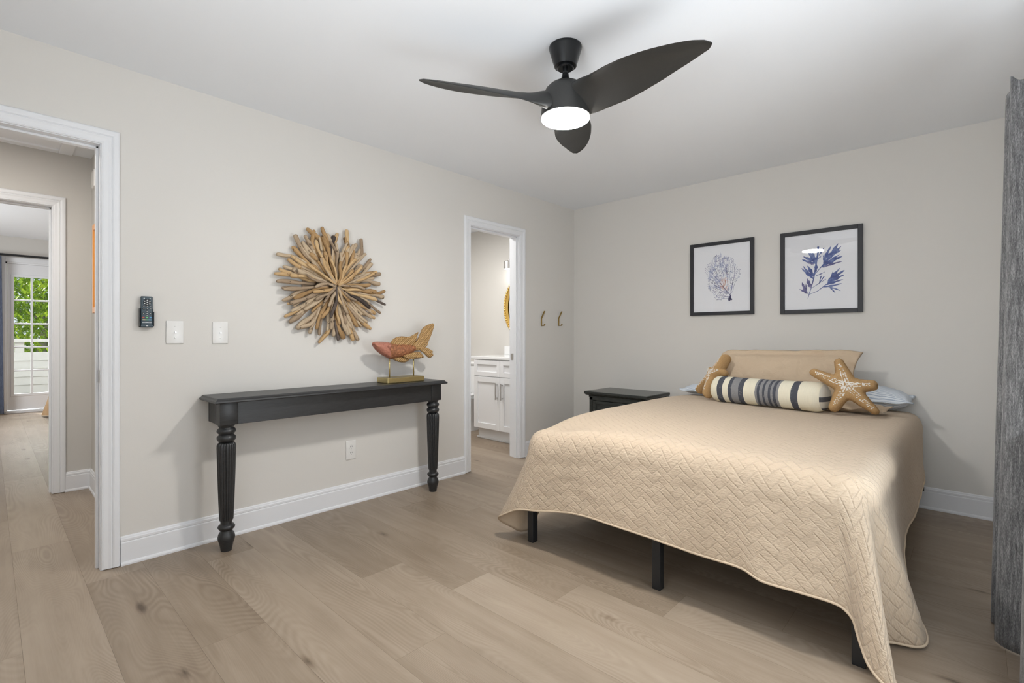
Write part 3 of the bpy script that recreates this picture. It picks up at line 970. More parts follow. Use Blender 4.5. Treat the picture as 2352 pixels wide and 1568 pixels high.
TAILUP = [(-2.1345, 1.0540), (-2.0979, 1.0927), (-2.0757, 1.1149), (-2.063, 1.1469), (-2.0493, 1.1763), (-2.0197, 1.1967), (-1.9917, 1.2085), (-1.9371, 1.2209), (-1.9453, 1.1847), (-1.9534, 1.1487), (-1.9857, 1.0933), (-2.0037, 1.0462), (-2.0512, 1.0247), (-2.1193, 1.0163)]
TAILLOW = [(-2.0900, 1.0330), (-2.0157, 1.0422), (-1.9837, 1.0282), (-1.9513, 1.0113), (-1.9627, 1.0017), (-1.9493, 0.985), (-1.9635, 0.9724), (-1.9837, 0.9616), (-2.0077, 0.9705), (-2.0355, 0.9971), (-2.065, 1.0169)]
PELVIC = [(-2.2313, 0.9894), (-2.1472, 1.0081), (-2.0823, 1.0126), (-2.059, 0.9945), (-2.0394, 0.9698), (-2.0707, 0.9644), (-2.1093, 0.9625), (-2.1472, 0.959), (-2.1945, 0.9636)]
BELLY = [(-2.3017, 0.9763), (-2.2575, 0.9843), (-2.1845, 0.9759), (-2.1472, 0.9606), (-2.1734, 0.9427), (-2.1919, 0.9372), (-2.2322, 0.9403), (-2.2647, 0.9508), (-2.2896, 0.9624)]
HEAD = [(-2.4502, 1.0783), (-2.4371, 1.0848), (-2.4137, 1.0864), (-2.3628, 1.0848), (-2.3050, 1.0784), (-2.3010, 1.050), (-2.2990, 1.010), (-2.3040, .966), (-2.3143, 0.9653), (-2.3525, 0.9837), (-2.3969, 1.0077), (-2.4281, 1.0347), (-2.4468, 1.0621)]
def fin(name, poly, mat, thick, w, step, x=FX, ax=None, freq=260):
    bm = nbm()
    def rel(u, v, d):
        if ax is None: return 0
        a = math.atan2(v - ax[1], u - ax[0])
        return .0028 * math.sin(a * freq / 4) 
    inflate(bm, chaikin(poly, 1), lambda u, v, d: (x + d, u, v), thick, w, step, rel if ax else None)
    return obj(name, bm, mat, fi, True, angle=70)
fin('fish_body', BODY, FISHBODY, .036, .05, .010)
hd = fin('fish_head', HEAD, FISHHEAD, .039, .055, .010)
fin('dorsal_fin', DORSAL, FISHFIN, .010, .012, .007, FX, (-2.42, .93), 260)
fin('tail_fin', TAILUP, FISHFIN, .012, .014, .007, FX + .004, (-2.20, .90), 300)
fin('tail_fin', TAILLOW, FISHFIN, .011, .012, .006, FX + .012, (-2.16, 1.05), 120)
fin('pelvic_fin', PELVIC, FISHFIN, .012, .014, .006, FX + .020, (-2.30, 1.0), 160)
fin('anal_fin', BELLY, FISHFIN, .013, .016, .006, FX, (-2.36, 1.02), 160)
bm = nbm()
lathe(bm, [(.0115, 0), (.0135, .003), (.0095, .0055), (.0085, .005), (.006, .009), (.001, .0105)], (FX + .0365, -2.3404, 1.0531), 24, 'X'); obj('eye', bm, FISHHEAD, hd, True)
bm = nbm(); tube(bm, [(FX + .012, -2.4495, 1.070), (FX + .026, -2.432, 1.060), (FX + .035, -2.412, 1.040)], .0022, 6); obj('mouth', bm, FISHBODY, hd, True)
bm = nbm(); box(bm, .075, .205, -2.372, -2.072, .806, .842, .003); obj('base', bm, BRASS, fi, label='brushed brass plinth')
for yy, zt_ in ((-2.316, .975), (-2.118, .985)):
    bm = nbm(); tube(bm, [(FX, yy, .842), (FX, yy, zt_)], .0045, 12); obj('support_rod', bm, BRASS, fi, True, label='thin brass rod')

# driftwood sunburst
sb = thing('driftwood_sunburst', 'round sunburst wall decoration of driftwood sticks above the console table', 'wall decoration', (.05, -2.66, 1.44))
SBY, SBZ = -2.66, 1.445
rnd = random.Random(21)
def stick(a, r0, r1, rad, lift0, lift1, bend=.02, bm=None, twist=0):
    own = bm is None
    bm = bm or nbm()
    n = 13
    pts, rr = [], []
    ph = rnd.uniform(0, 6.28); b2 = rnd.uniform(-bend, bend); b3 = rnd.uniform(-bend, bend) * .5
    kink = rnd.random() < .30
    for i in range(n):
        t = i / (n - 1)
        r = r0 + (r1 - r0) * t
        off = b2 * math.sin(t * PI) + b3 * math.sin(t * 2 * PI + ph) + (twist * max(0, t - .72) * 1.2)
        lift = lift0 + (lift1 - lift0) * t + .004 * math.sin(t * 5 + ph)
        pts.append((lift, SBY + r * math.cos(a) - off * math.sin(a), SBZ + r * math.sin(a) + off * math.cos(a)))
        k = (.72 + .28 * t) * (1 + .16 * math.sin(t * 9 + ph) + (.22 * math.exp(-((t - .8) / .08) ** 2) if kink else 0))
        rr.append(rad * k)
    rr[0] *= .55; rr[-1] *= .86
    d = (Vector(pts[-1]) - Vector(pts[-2])).normalized() * rad * .5
    pts.append(tuple(Vector(pts[-1]) + d)); rr.append(rad * .45)
    uvl = bm.loops.layers.uv.verify()
    seg = 10
    P = [Vector(p) for p in pts]
    nrm = (P[1] - P[0]).normalized().orthogonal().normalized()
    sd = rnd.uniform(0, 50)
    rings = []
    for i, p in enumerate(P):
        tg = (P[min(i + 1, len(P) - 1)] - P[max(i - 1, 0)]).normalized()
        nrm = (nrm - tg * nrm.dot(tg)).normalized()
        bi = tg.cross(nrm)
        rings.append([bm.verts.new(p + (nrm * math.cos(2 * PI * k / seg) + bi * math.sin(2 * PI * k / seg)) * rr[i] * (1 + .34 * noise.noise(Vector((math.cos(2 * PI * k / seg) * 1.3, math.sin(2 * PI * k / seg) * 1.3, i * .28 + sd))))) for k in range(seg)])
    for i in range(len(rings) - 1):
        for k in range(seg):
            k2 = (k + 1) % seg
            f = bm.faces.new((rings[i][k], rings[i][k2], rings[i + 1][k2], rings[i + 1][k]))
            for l, (uu, vv) in zip(f.loops, ((k, i), (k + 1, i), (k + 1, i + 1), (k, i + 1))): l[uvl].uv = (uu / seg * .07 + sd, vv / 10 * (r1 - r0) + sd)
    bm.faces.new(rings[0][::-1]); bm.faces.new(rings[-1])
    return bm
sticks = []
for i in range(46):
    a = 2 * PI * i / 46 + rnd.uniform(-.04, .04)
    sticks.append((a, .12, .348 + rnd.uniform(-.032, .042), rnd.uniform(.0095, .0155), .026, .036))
for i in range(32):
    a = 2 * PI * (i + .5) / 32 + rnd.uniform(-.08, .08)
    sticks.append((a, .05, .270 + rnd.uniform(-.05, .06), rnd.uniform(.0095, .0145), .054, .052))
for i in range(22):
    a = 2 * PI * (i + .2) / 22 + rnd.uniform(-.1, .1)
    sticks.append((a, .006, .175 + rnd.uniform(-.05, .05), rnd.uniform(.0075, .0115), .078, .076))
for k, (a, r0, r1, rad, l0, l1) in enumerate(sticks):
    deg = math.degrees(a) % 360
    g = rnd.random()
    m_ = DRIFT
    if 205 < deg < 300: m_ = DRIFTG if g < .62 else (DRIFTD if g > .86 else DRIFT)
    elif g < .30: m_ = DRIFTG
    elif g > .955: m_ = DRIFTD
    obj('driftwood_stick', stick(a, r0, r1, rad, l0, l1, .016 if k > 40 else .022, None, rnd.uniform(-.25, .25) if rnd.random() < .25 else 0), m_, sb, True)
bm = nbm()
for i in range(70):
    a = rnd.uniform(0, 2 * PI)
    stick(a, rnd.uniform(.03, .10), rnd.uniform(.22, .335), rnd.uniform(.008, .012), .036, .040, .015, bm)
o = obj('driftwood_filler', bm, DRIFTG, sb, True); o['kind'] = 'stuff'
bm = nbm(); lathe(bm, [(.20, .004), (.20, .018), (.001, .018)], (0, SBY, SBZ), 32, 'X'); obj('backing_board', bm, DRIFTG, sb)

# remote control in its wall holder
NAVY = plain('slate_blue_plastic', (.050, .078, .098), .45, 0, .04, 20)
NAVYD = plain('dark_navy_plastic', (.008, .012, .018), .35, 0, .04, 20)
WHITEM = plain('white_mark', (.75, .77, .78), .5, 0, .01, 4)
hol = thing('remote_holder', 'dark plastic wall holder clasping the remote beside the doorway', 'holder', (.012, -3.647, 1.21))
bm = nbm()
box(bm, .001, .010, -3.676, -3.617, 1.168, 1.262, .003)
box(bm, .010, .030, -3.6765, -3.6725, 1.172, 1.262, .0015); box(bm, .010, .030, -3.6205, -3.6165, 1.172, 1.245, .0015)
box(bm, .010, .032, -3.672, -3.621, 1.166, 1.170, .0015)
obj('bracket', bm, NAVYD, hol)
bm = nbm(); box(bm, .028, .032, -3.672, -3.621, 1.170, 1.180, .0015); obj('front_lip', bm, NAVY, hol)
bm = nbm(); box(bm, .0315, .0330, -3.650, -3.643, 1.172, 1.176, .0004); obj('mark', bm, WHITEM, hol, label='tiny white mark')
rem = thing('remote_control', 'dark blue remote control with white and coloured buttons in a wall holder', 'remote control', (.018, -3.647, 1.245))
RY0, RY1, RZ0, RZ1 = -3.671, -3.622, 1.171, 1.322
bm = nbm(); box(bm, .0105, .0265, RY0, RY1, RZ0, RZ1, .005, 3); obj('body', bm, NAVY, rem, True, angle=40)
def rb(name, u, v, ru, rv, mat, dome=.0016, label=None):
    bm = nbm()
    lathe(bm, [(1, 0), (1, dome * .6), (.8, dome), (.001, dome * 1.05)], (0, 0, 0), 20, 'X')
    for q in bm.verts:
        q.co = Vector((.0264 + q.co.x, RY0 + u * (RY1 - RY0) + q.co.y * ru, RZ1 - v * (RZ1 - RZ0) + q.co.z * rv))
    return obj(name, bm, mat, rem, True, label=label)
REDM, GRNM, BLUM, YELM = (plain(n_, c_, .4, 0, .02, 5) for n_, c_ in (('red_button', (.55, .10, .07)), ('green_button', (.16, .62, .22)), ('blue_button', (.12, .38, .70)), ('yellow_button', (.78, .62, .28))))
rb('navigation_ring', .52, .20, .0165, .0170, NAVYD)
for (u, v) in ((.26, .07), (.76, .075), (.30, .165), (.74, .17), (.30, .24), (.74, .245), (.52, .135), (.52, .275), (.52, .20)):
    rb('button', u, v, .0028, .0026, WHITEM, .0034)
for v in (.33, .415):
    for u in (.24, .52, .80): 
        b_ = rb('button', u, v, .0052, .0036, NAVYD); 
        rb('button_mark', u, v, .0030, .0010, WHITEM, .0022)
for (u, v) in ((.50, .50), (.50, .57), (.50, .635), (.20, .57), (.80, .57)):
    rb('button', u, v, .0052, .0042, NAVYD); rb('button_mark', u, v, .0022, .0016, WHITEM, .0022)
for u, m_, n_ in ((.20, REDM, 'red button'), (.50, GRNM, 'green button'), (.80, BLUM, 'blue button')): rb('button', u, .705, .0050, .0034, m_, label=n_)
for u, m_, n_ in ((.25, YELM, 'yellow bar button'), (.50, GRNM, 'green bar button'), (.75, BLUM, 'blue bar button')):
    bm = nbm(); yy = RY0 + u * (RY1 - RY0); zz = RZ1 - .78 * (RZ1 - RZ0); box(bm, .0262, .0276, yy - .006, yy + .006, zz - .0022, zz + .0022, .0005); obj('button', bm, m_, rem, label=n_)
bm = nbm()
zz = RZ1 - .87 * (RZ1 - RZ0)
for k in range(11):
    yy = RY0 + (.13 + .074 * k) * (RY1 - RY0)
    hgt = .0012 if k != 5 else .0022
    box(bm, .0264, .0268, yy - .0014, yy + .0014, zz - .0012, zz - .0012 + hgt * 2 * .9)
obj('lettering', bm, WHITEM, rem, label='row of tiny white letters')

# wall plates, outlet
def wall_plate(y0, y1, z0, z1, label):
    t = thing('wall_plate', label, 'wall plate', (0, (y0 + y1) / 2, (z0 + z1) / 2), 'blank white wall plates')
    bm = nbm(); box(bm, .0005, .0075, y0, y1, z0, z1, .004, 3); obj('plate', bm, PLATE, t, True, angle=35)
    cy, cz = (y0 + y1) / 2, (z0 + z1) / 2
    bm = nbm(); lathe(bm, [(.0055, 0), (.0055, .004), (.0035, .004), (.0035, .009), (.0008, .009)], (.007, cy, cz), 14, 'X'); obj('jack', bm, CHROME, t, True, angle=40, label='tiny metal jack')
    for dz in (-.030, .030):
        bm = nbm(); lathe(bm, [(.0033, 0), (.0033, .0006), (.0008, .001)], (.0075, cy, cz + dz), 12, 'X'); obj('screw', bm, PLATE, t, True)
wall_plate(-3.562, -3.484, 1.083, 1.203, 'white wall plate just right of the wall remote')
wall_plate(-3.350, -3.272, 1.081, 1.201, 'glossy white wall plate above the left end of the console table')
ou = thing('wall_outlet', 'white duplex power outlet low on the wall under the console table', 'outlet', (0, -2.527, .361))
bm = nbm(); box(bm, .0005, .006, -2.562, -2.490, .298, .424, .003, 3); obj('plate', bm, PLATE, ou, True, angle=35)
for dz in (-.020, .020):
    bm = nbm(); lathe(bm, [(.0165, 0), (.0165, .002), (.0005, .002)], (.006, -2.526, .361 + dz), 24, 'X'); rc = obj('socket', bm, PLATE, ou)
    bm = nbm()
    for dy in (-.006, .006): box(bm, .0078, .0084, -2.526 + dy - .0012, -2.526 + dy + .0012, .361 + dz - .001, .361 + dz + .008)
    box(bm, .0078, .0084, -2.5285, -2.5235, .361 + dz - .010, .361 + dz - .006)
    obj('slot', bm, BLACKMETAL, rc, label='dark slots')
bm = nbm(); lathe(bm, [(.003, 0), (.003, .0012), (.0005, .0015)], (.006, -2.526, .361), 12, 'X'); obj('screw', bm, CHROME, ou)

# coat hooks
def hook(y, z, label):
    t = thing('coat_hook', label, 'coat hook', (0, y, z), 'brass hooks by the corner')
    bm = nbm()
    pr = [(.001, z + .012), (.006, z + .012), (.045, z + .070), (.041, z + .073), (.004, z + .020), (.004, z - .055), (.034, z - .058), (.044, z - .040), (.048, z - .042), (.037, z - .064), (.001, z - .062)]
    pr = [(0.001, z - .064), (.036, z - .064), (.049, z - .046), (.045, z - .043), (.033, z - .058), (.0065, z - .058), (.0065, z + .008), (.046, z + .078), (.041, z + .081), (.001, z + .012)]
    prism(bm, pr, lambda a, b, c: (a, c, b), y - .008, y + .008)
    o = obj('hook_arm', bm, BRASSD, t)
    bv = o.modifiers.new('bevel', 'BEVEL'); bv.width = .0012; bv.segments = 2
    bm = nbm(); lathe(bm, [(.006, 0), (.006, .0012), (.0005, .0016)], (.0065, y, z - .02), 12, 'X'); obj('screw', bm, BRASSD, t)
hook(-.533, 1.285, 'brass coat hook nearer to the bathroom door casing')
hook(-.262, 1.290, 'brass coat hook nearer to the room corner')

# ------------------------------------------------------------------ framed prints on the back wall
FRAMEB = plain('black_ash_frame', (.016, .017, .022), .5, 0, .25, 90, .25, 220)
def ink(name, c0, c1, c2):
    m = Mat(name)
    n = m.noise(m.coord('Object'), 26, 3, .6)
    return m.out(m.ramp(n, [(.32, c0), (.5, c1), (.68, c2)]), .85, 0)
INKB = ink('blue_watercolour', (.035, .055, .20), (.085, .13, .36), (.22, .28, .50))
INKP = ink('violet_watercolour', (.05, .05, .16), (.14, .14, .32), (.30, .30, .48))
INKI = ink('indigo_watercolour', (.03, .03, .10), (.07, .07, .18), (.13, .13, .27))
INKR = ink('pink_watercolour', (.40, .18, .16), (.55, .30, .27), (.66, .46, .44))
WASHB = ink('pale_blue_wash', (.42, .45, .62), (.55, .58, .72), (.68, .70, .80))
WASHP = ink('pale_pink_wash', (.62, .45, .42), (.72, .58, .55), (.80, .70, .68))
def leaf_shape(bm, a, b, w, mi, y, lobes=0, seed=0):
    a, b = Vector(a), Vector(b)
    d = b - a
    n = Vector((-d.y, d.x)).normalized()
    k = 14
    L, Rr = [], []
    rn = random.Random(seed)
    ph = rn.uniform(0, 6)
    bend = rn.uniform(-.05, .05) * d.length
    for i in range(k + 1):
        t = i / k
        ww = w * .5 * (math.sin(PI * min(1, t ** .75 * .97 + .02)) ** .8) * (1 + lobes * .28 * math.sin(t * 15 + ph)) + .0006
        c = a + d * t + n * bend * math.sin(PI * t)
        L.append(bm.verts.new((c.x + n.x * ww, y, c.y + n.y * ww)))
        Rr.append(bm.verts.new((c.x - n.x * ww, y, c.y - n.y * ww)))
    for i in range(k):
        bm.faces.new((L[i], L[i + 1], Rr[i + 1], Rr[i])).material_index = mi
def stroke(bm, pts, w0, w1, mi, y):
    pts = [Vector(p) for p in pts]
    V = []
    for i, p in enumerate(pts):
        t = (pts[min(i + 1, len(pts) - 1)] - pts[max(0, i - 1)])
        n = Vector((-t.y, t.x)).normalized() * (w0 + (w1 - w0) * i / (len(pts) - 1)) * .5
        V.append((bm.verts.new((p.x + n.x, y, p.y + n.y)), bm.verts.new((p.x - n.x, y, p.y - n.y))))
    for a, b in zip(V, V[1:]): bm.faces.new((a[0], b[0], b[1], a[1])).material_index = mi
def framed(x0, x1, z0, z1, fw, label, draw):
    t = thing('framed_print', label, 'picture', ((x0 + x1) / 2, 0, (z0 + z1) / 2), 'framed sea prints above the bed')
    bm = nbm()
    yo, yi = -.026, -.001
    for a in ((x0, x0 + fw, z0, z1), (x1 - fw, x1, z0, z1), (x0 + fw, x1 - fw, z0, z0 + fw), (x0 + fw, x1 - fw, z1 - fw, z1)):
        box(bm, a[0], a[1], yo, yi, a[2], a[3], .0015)
    obj('frame', bm, FRAMEB, t, label='black wood-grain frame')
    bm = nbm()
    box(bm, x0 + fw - .002, x1 - fw + .002, -.013, -.004, z0 + fw - .002, z1 - fw + .002)
    draw(bm, -.0134)
    obj('print', bm, [PAPER, INKB, INKP, INKI, INKR, WASHB, WASHP], t)
    bm = nbm(); box(bm, x0 + fw - .001, x1 - fw + .001, -.0185, -.0165, z0 + fw - .001, z1 - fw + .001); obj('glass', bm, GLASS, t)

STEMS = [([(2.148, 1.401), (2.154, 1.432), (2.168, 1.476), (2.184, 1.544), (2.192, 1.593), (2.2, 1.655), (2.211, 1.723), (2.214, 1.782)], .0027, .0128), ([(2.154, 1.432), (2.209, 1.454), (2.273, 1.506), (2.305, 1.547)], .0027, .0074), ([(2.168, 1.476), (2.219, 1.51), (2.252, 1.56)], .0021, .0074), ([(2.219, 1.51), (2.233, 1.565)], .0021, .0074), ([(2.219, 1.51), (2.262, 1.538)], .0021, .0043), ([(2.192, 1.578), (2.23, 1.627), (2.262, 1.668)], .0032, .0074)]
LEAVES = [((2.273, 1.506), (2.349, 1.611), .0213), ((2.281, 1.511), (2.376, 1.594), .0234), ((2.278, 1.505), (2.374, 1.56), .0202), ((2.262, 1.497), (2.368, 1.528), .0138), ((2.246, 1.483), (2.36, 1.501), .0128), ((2.286, 1.477), (2.32, 1.434), .0074), ((2.286, 1.477), (2.352, 1.448), .0085), ((2.273, 1.506), (2.305, 1.59), .0064), ((2.252, 1.663), (2.295, 1.775), .0181), ((2.26, 1.662), (2.338, 1.788), .0266), ((2.273, 1.685), (2.357, 1.767), .0192), ((2.284, 1.703), (2.356, 1.738), .0138), ((2.233, 1.627), (2.346, 1.708), .0181), ((2.246, 1.638), (2.365, 1.695), .0213), ((2.241, 1.626), (2.364, 1.658), .0128), ((2.252, 1.65), (2.245, 1.714), .0138), ((2.198, 1.656), (2.151, 1.758), .0255), ((2.2, 1.668), (2.176, 1.746), .0213), ((2.192, 1.659), (2.109, 1.696), .0181), ((2.187, 1.654), (2.14, 1.677), .0117), ((2.181, 1.682), (2.118, 1.718), .0181), ((2.184, 1.547), (2.106, 1.632), .0149), ((2.181, 1.563), (2.145, 1.647), .0213), ((2.176, 1.563), (2.118, 1.646), .016), ((2.169, 1.482), (2.143, 1.552), .0234), ((2.143, 1.446), (2.109, 1.526), .0192), ((2.148, 1.439), (2.091, 1.476), .0138), ((2.14, 1.455), (2.134, 1.516), .0074), ((2.198, 1.568), (2.258, 1.593), .0043), ((2.219, 1.716), (2.252, 1.771), .0085), ((2.209, 1.692), (2.233, 1.708), .0053), ((2.195, 1.593), (2.2, 1.668), .0181)]
def seaweed(bm, y):
    for k, (p, a, b) in enumerate(STEMS): stroke(bm, p, a, b, 1, y)
    for k, (a, b, w) in enumerate(LEAVES):
        leaf_shape(bm, a, b, w, 2 if k in (24, 25, 26, 27, 19, 14) else 1, y - .00002 * k, 1, k)
def coral(bm, y):
    rn = random.Random(11)
    def outline(x, z):
        u, v = (x - 1.520) / .138, (z - 1.618) / .188
        a = math.atan2(v, u)
        rr = 1 + .10 * math.sin(3 * a + .6) + .07 * math.sin(7 * a + 1.1)
        return u * u + v * v < rr * rr * .93
    att = []
    while len(att) < 2700:
        x, z = rn.uniform(1.36, 1.68), rn.uniform(1.42, 1.83)
        if outline(x, z) and (x < 1.575 or rn.random() < .55): att.append(Vector((x, z)))
    nodes, par = [Vector((1.590, 1.440))], [-1]
    for q in ((1.588, 1.452), (1.585, 1.464)): nodes.append(Vector(q)); par.append(len(nodes) - 2)
    step = .0052
    alive = att
    for it in range(95):
        kd = KDTree(len(nodes))
        for i, n in enumerate(nodes): kd.insert((n.x, n.y, 0), i)
        kd.balance()
        pull = {}
        keep = []
        for p in alive:
            _, i, d = kd.find((p.x, p.y, 0))
            if d < .0050: continue
            keep.append(p)
            if d < .075: pull.setdefault(i, []).append((p - nodes[i]).normalized())
        alive = keep
        if not pull: break
        for i, ds in pull.items():
            d = sum(ds, Vector((0, 0))) + Vector((rn.uniform(-.3, .3), rn.uniform(-.3, .3)))
            if d.length < 1e-6: continue
            q = nodes[i] + d.normalized() * step
            nodes.append(q); par.append(i)
    n = len(nodes)
    wt = [1] * n
    for i in range(n - 1, 0, -1): wt[par[i]] += wt[i]
    kids = [0] * n
    for i in range(1, n): kids[par[i]] += 1
    for i in range(1, n):
        p = nodes[i]
        w = min(.0052, .0008 + .00020 * wt[i] ** .52)
        pink = math.hypot((p.x - 1.537) / .032, (p.y - 1.555) / .060)
        f = noise.noise(Vector((p.x * 22, p.y * 22, 3)))
        mi = 4 if pink + rn.uniform(-.3, .3) < 1 else (3 if f > .22 else (1 if f < -.15 else 2))
        if wt[i] > 260: mi = 3
        stroke(bm, [nodes[par[i]], p], w, w, mi, y - i * 1.5e-7)
        if kids[i] == 0 and rn.random() < .8:
            leaf_shape(bm, p - Vector((.0014, .0012)), p + Vector((rn.uniform(-.002, .002), .0032)), .0042, mi, y - i * 1.5e-7, 0, i)
    leaf_shape(bm, (1.578, 1.412), (1.592, 1.462), .022, 3, y - .0004, 0, 3)
    leaf_shape(bm, (1.602, 1.420), (1.582, 1.436), .013, 3, y - .0004, 0, 4)
    # pale washes behind the branches
    for _ in range(60):
        x, z = rn.uniform(1.40, 1.60), rn.uniform(1.47, 1.78)
        if outline(x, z) and x < 1.57:
            pk = math.hypot((x - 1.537) / .036, (z - 1.555) / .07) < 1
            leaf_shape(bm, (x, z), (x - rn.uniform(-.02, .03), z + rn.uniform(.02, .05)), rn.uniform(.008, .022), 6 if pk else 5, y + .0003 - _ * 3e-6, 1, int(x * 9999))
framed(1.254, 1.771, 1.299, 1.912, .028, 'black framed print of a fan coral in violet and pink, the smaller looking left one', coral)
framed(1.963, 2.485, 1.291, 1.909, .030, 'black framed print of blue seaweed, reflecting the fan lamp', seaweed)

# ------------------------------------------------------------------ nightstand
ns = thing('nightstand', 'dark grey nightstand with a moulded top in the corner beside the bed', 'nightstand', (.75, -.21, 0))
bm = nbm()
rings = []
for (e, z) in ((-.032, .568), (-.032, .578), (-.022, .583), (-.012, .588), (-.004, .596), (0, .602), (0, .616), (-.004, .620)):
    rings.append([bm.verts.new(p) for p in ((.437 - e, -.446 - e, z), (1.062 + e, -.446 - e, z), (1.062 + e, -.008, z), (.437 - e, -.008, z))])
for a, b in zip(rings, rings[1:]):
    for i in range(4): bm.faces.new((a[i], a[(i + 1) % 4], b[(i + 1) % 4], b[i]))
bm.faces.new(rings[0][::-1]); bm.faces.new(rings[-1])
obj('top', bm, NSTAND, ns)
NX0, NX1, NY = .473, 1.026, -.410
bm = nbm()
box(bm, NX0, NX1, NY + .02, -.02, .05, .5675, .002)
box(bm, NX0, NX0 + .035, NY, NY + .02, .0, .5675, .002); box(bm, NX1 - .035, NX1, NY, NY + .02, .0, .5675, .002)
box(bm, NX0, NX1, NY, NY + .02, .540, .5675, .002); box(bm, NX0, NX1, NY, NY + .02, .05, .085, .002)
for xx in (NX0, NX1 - .035): box(bm, xx, xx + .035, -.055, -.02, 0, .06)
obj('body', bm, NSTAND, ns)
for z0_, z1_ in ((.392, .536), (.240, .384), (.090, .232)):
    bm = nbm()
    box(bm, NX0 + .040, NX1 - .040, NY + .004, NY + .02, z0_, z1_, .002)
    for a in ((NX0 + .040, NX0 + .070, z0_, z1_), (NX1 - .070, NX1 - .040, z0_, z1_), (NX0 + .07, NX1 - .07, z0_, z0_ + .028), (NX0 + .07, NX1 - .07, z1_ - .028, z1_)):
        box(bm, a[0], a[1], NY - .006, NY + .006, a[2], a[3], .004)
    dw = obj('drawer', bm, NSTAND, ns)
    bm = nbm(); lathe(bm, [(.006, .004), (.006, -.010), (.014, -.018), (.013, -.026), (.001, -.029)], ((NX0 + NX1) / 2, NY, (z0_ + z1_) / 2), 20, 'Y'); obj('knob', bm, BLACKMETAL, dw, True)

# ------------------------------------------------------------------ bed
bed = thing('bed', 'bed on a black metal frame with square legs, under a tan quilt', 'bed', (2.02, -1.1, 0))
def leg(x, y, h=.30):
    bm = nbm()
    box(bm, x - .020, x + .020, y - .020, y + .020, 0.0, h, .003)
    box(bm, x - .011, x + .011, y - .0206, y - .0195, h - .055, h - .048)
    return obj('leg', bm, BLACKMETAL, bed)
for y in (-2.150, -1.12, -.11):
    for x in (1.285, 2.022, 2.762): leg(x, y)
bm = nbm()
for y in (-2.150, -1.12, -.11): box(bm, 1.265, 2.782, y - .02, y + .02, .301, .335, .003)
for x in (1.285, 2.022, 2.762): box(bm, x - .02, x + .02, -2.128, -.132, .301, .335, .003)
for k in range(11): box(bm, 1.29, 2.76, -2.05 + k * .19, -2.02 + k * .19, .336, .346)
obj('frame', bm, BLACKMETAL, bed)
bm = nbm(); box(bm, 2.775, 2.800, -.075, -.060, .135, .310, .002); box(bm, 2.775, 2.815, -.075, -.05, .125, .150, .002); obj('headboard_bracket', bm, BLACKMETAL, bed, label='small black metal bracket')
bm = nbm(); box(bm, 1.285, 2.770, -2.140, -.075, .348, .572, .05, 4); obj('mattress', bm, SHEETW, bed, True, angle=60, label='pale mattress under the quilt')

# quilt: a flat rectangular cloth laid over the mattress, hem points as they hang in the photo
QZ = .655
QX0, QX1, QY0, QYB = 1.235, 2.812, -2.195, -.12      # outer faces of the draped block (left, right, foot, head end)
RX = .115                                            # how far the edge rounding reaches in from the faces
AX0, AX1, AY0 = QX0 + RX, QX1 - RX, QY0 + RX         # inner flat field
DROP = .52                                           # cloth hanging beyond the flat field
# hem control points: s runs 0..1 left side (head to foot), 1..2 left corner fan, 2..3 foot, 3..4 right corner fan, 4..5 right side (foot to head)
HEM = [(0.0, (1.185, -.12, .26)), (.45, (1.17, -1.0, .24)), (.75, (1.15, -1.6, .21)), (.93, (1.165, -1.90, .13)), (1.06, (1.185, -2.04, .035)), (1.2, (1.165, -2.11, .012)), (1.36, (1.120, -2.165, .045)), (1.5, (1.092, -2.215, .090)), (1.66, (1.150, -2.245, .135)), (1.85, (1.250, -2.235, .185)), (2.02, (1.385, -2.215, .206)),
       (2.17, (1.61, -2.215, .247)), (2.31, (1.81, -2.222, .252)), (2.46, (2.03, -2.215, .243)), (2.60, (2.222, -2.205, .229)), (2.72, (2.392, -2.220, .235)), (2.79, (2.475, -2.228, .214)), (2.88, (2.60, -2.210, .208)), (2.97, (2.70, -2.200, .204)), (3.07, (2.748, -2.205, .176)), (3.16, (2.772, -2.222, .115)), (3.27, (2.805, -2.245, .050)), (3.40, (2.872, -2.262, .006)),
       (3.52, (2.862, -2.190, .010)), (3.61, (2.805, -2.095, .022)), (3.70, (2.790, -2.020, .026)), (3.80, (2.835, -1.965, .020)), (3.89, (2.905, -1.915, .014)), (3.97, (2.920, -1.850, .022)), (4.08, (2.884, -1.765, .078)), (4.18, (2.842, -1.66, .17)), (4.30, (2.828, -1.50, .245)), (4.50, (2.838, -1.15, .262)), (4.75, (2.835, -.6, .265)), (5.0, (2.812, -.12, .27))]
def cr(ctrl, s):
    n = len(ctrl)
    i = 0
    while i < n - 2 and ctrl[i + 1][0] < s: i += 1
    s0, p1 = ctrl[i]; s1, p2 = ctrl[i + 1]
    sp, p0 = ctrl[i - 1] if i > 0 else (s0 - (s1 - s0), None)
    sn, p3 = ctrl[i + 2] if i + 2 < n else (s1 + (s1 - s0), None)
    P1, P2 = Vector(p1), Vector(p2)
    P0 = Vector(p0) if p0 else P1 - (P2 - P1)
    P3 = Vector(p3) if p3 else P2 + (P2 - P1)
    h = s1 - s0
    t = max(0, min(1, (s - s0) / h))
    m1 = (P2 - P0) / (s1 - sp) * h
    m2 = (P3 - P1) / (sn - s0) * h
    return P1 * (2 * t ** 3 - 3 * t ** 2 + 1) + m1 * (t ** 3 - 2 * t ** 2 + t) + P2 * (-2 * t ** 3 + 3 * t ** 2) + m2 * (t ** 3 - t ** 2)
def lumps(x, y):
    return .004 * noise.noise(Vector((x * 2.2, y * 2.2, 1.7))) + .0022 * noise.noise(Vector((x * 7, y * 7, 4.1)))
def head_fall(y):
    return -.022 * max(0, min(1, (y + .75) / .6)) ** 1.5
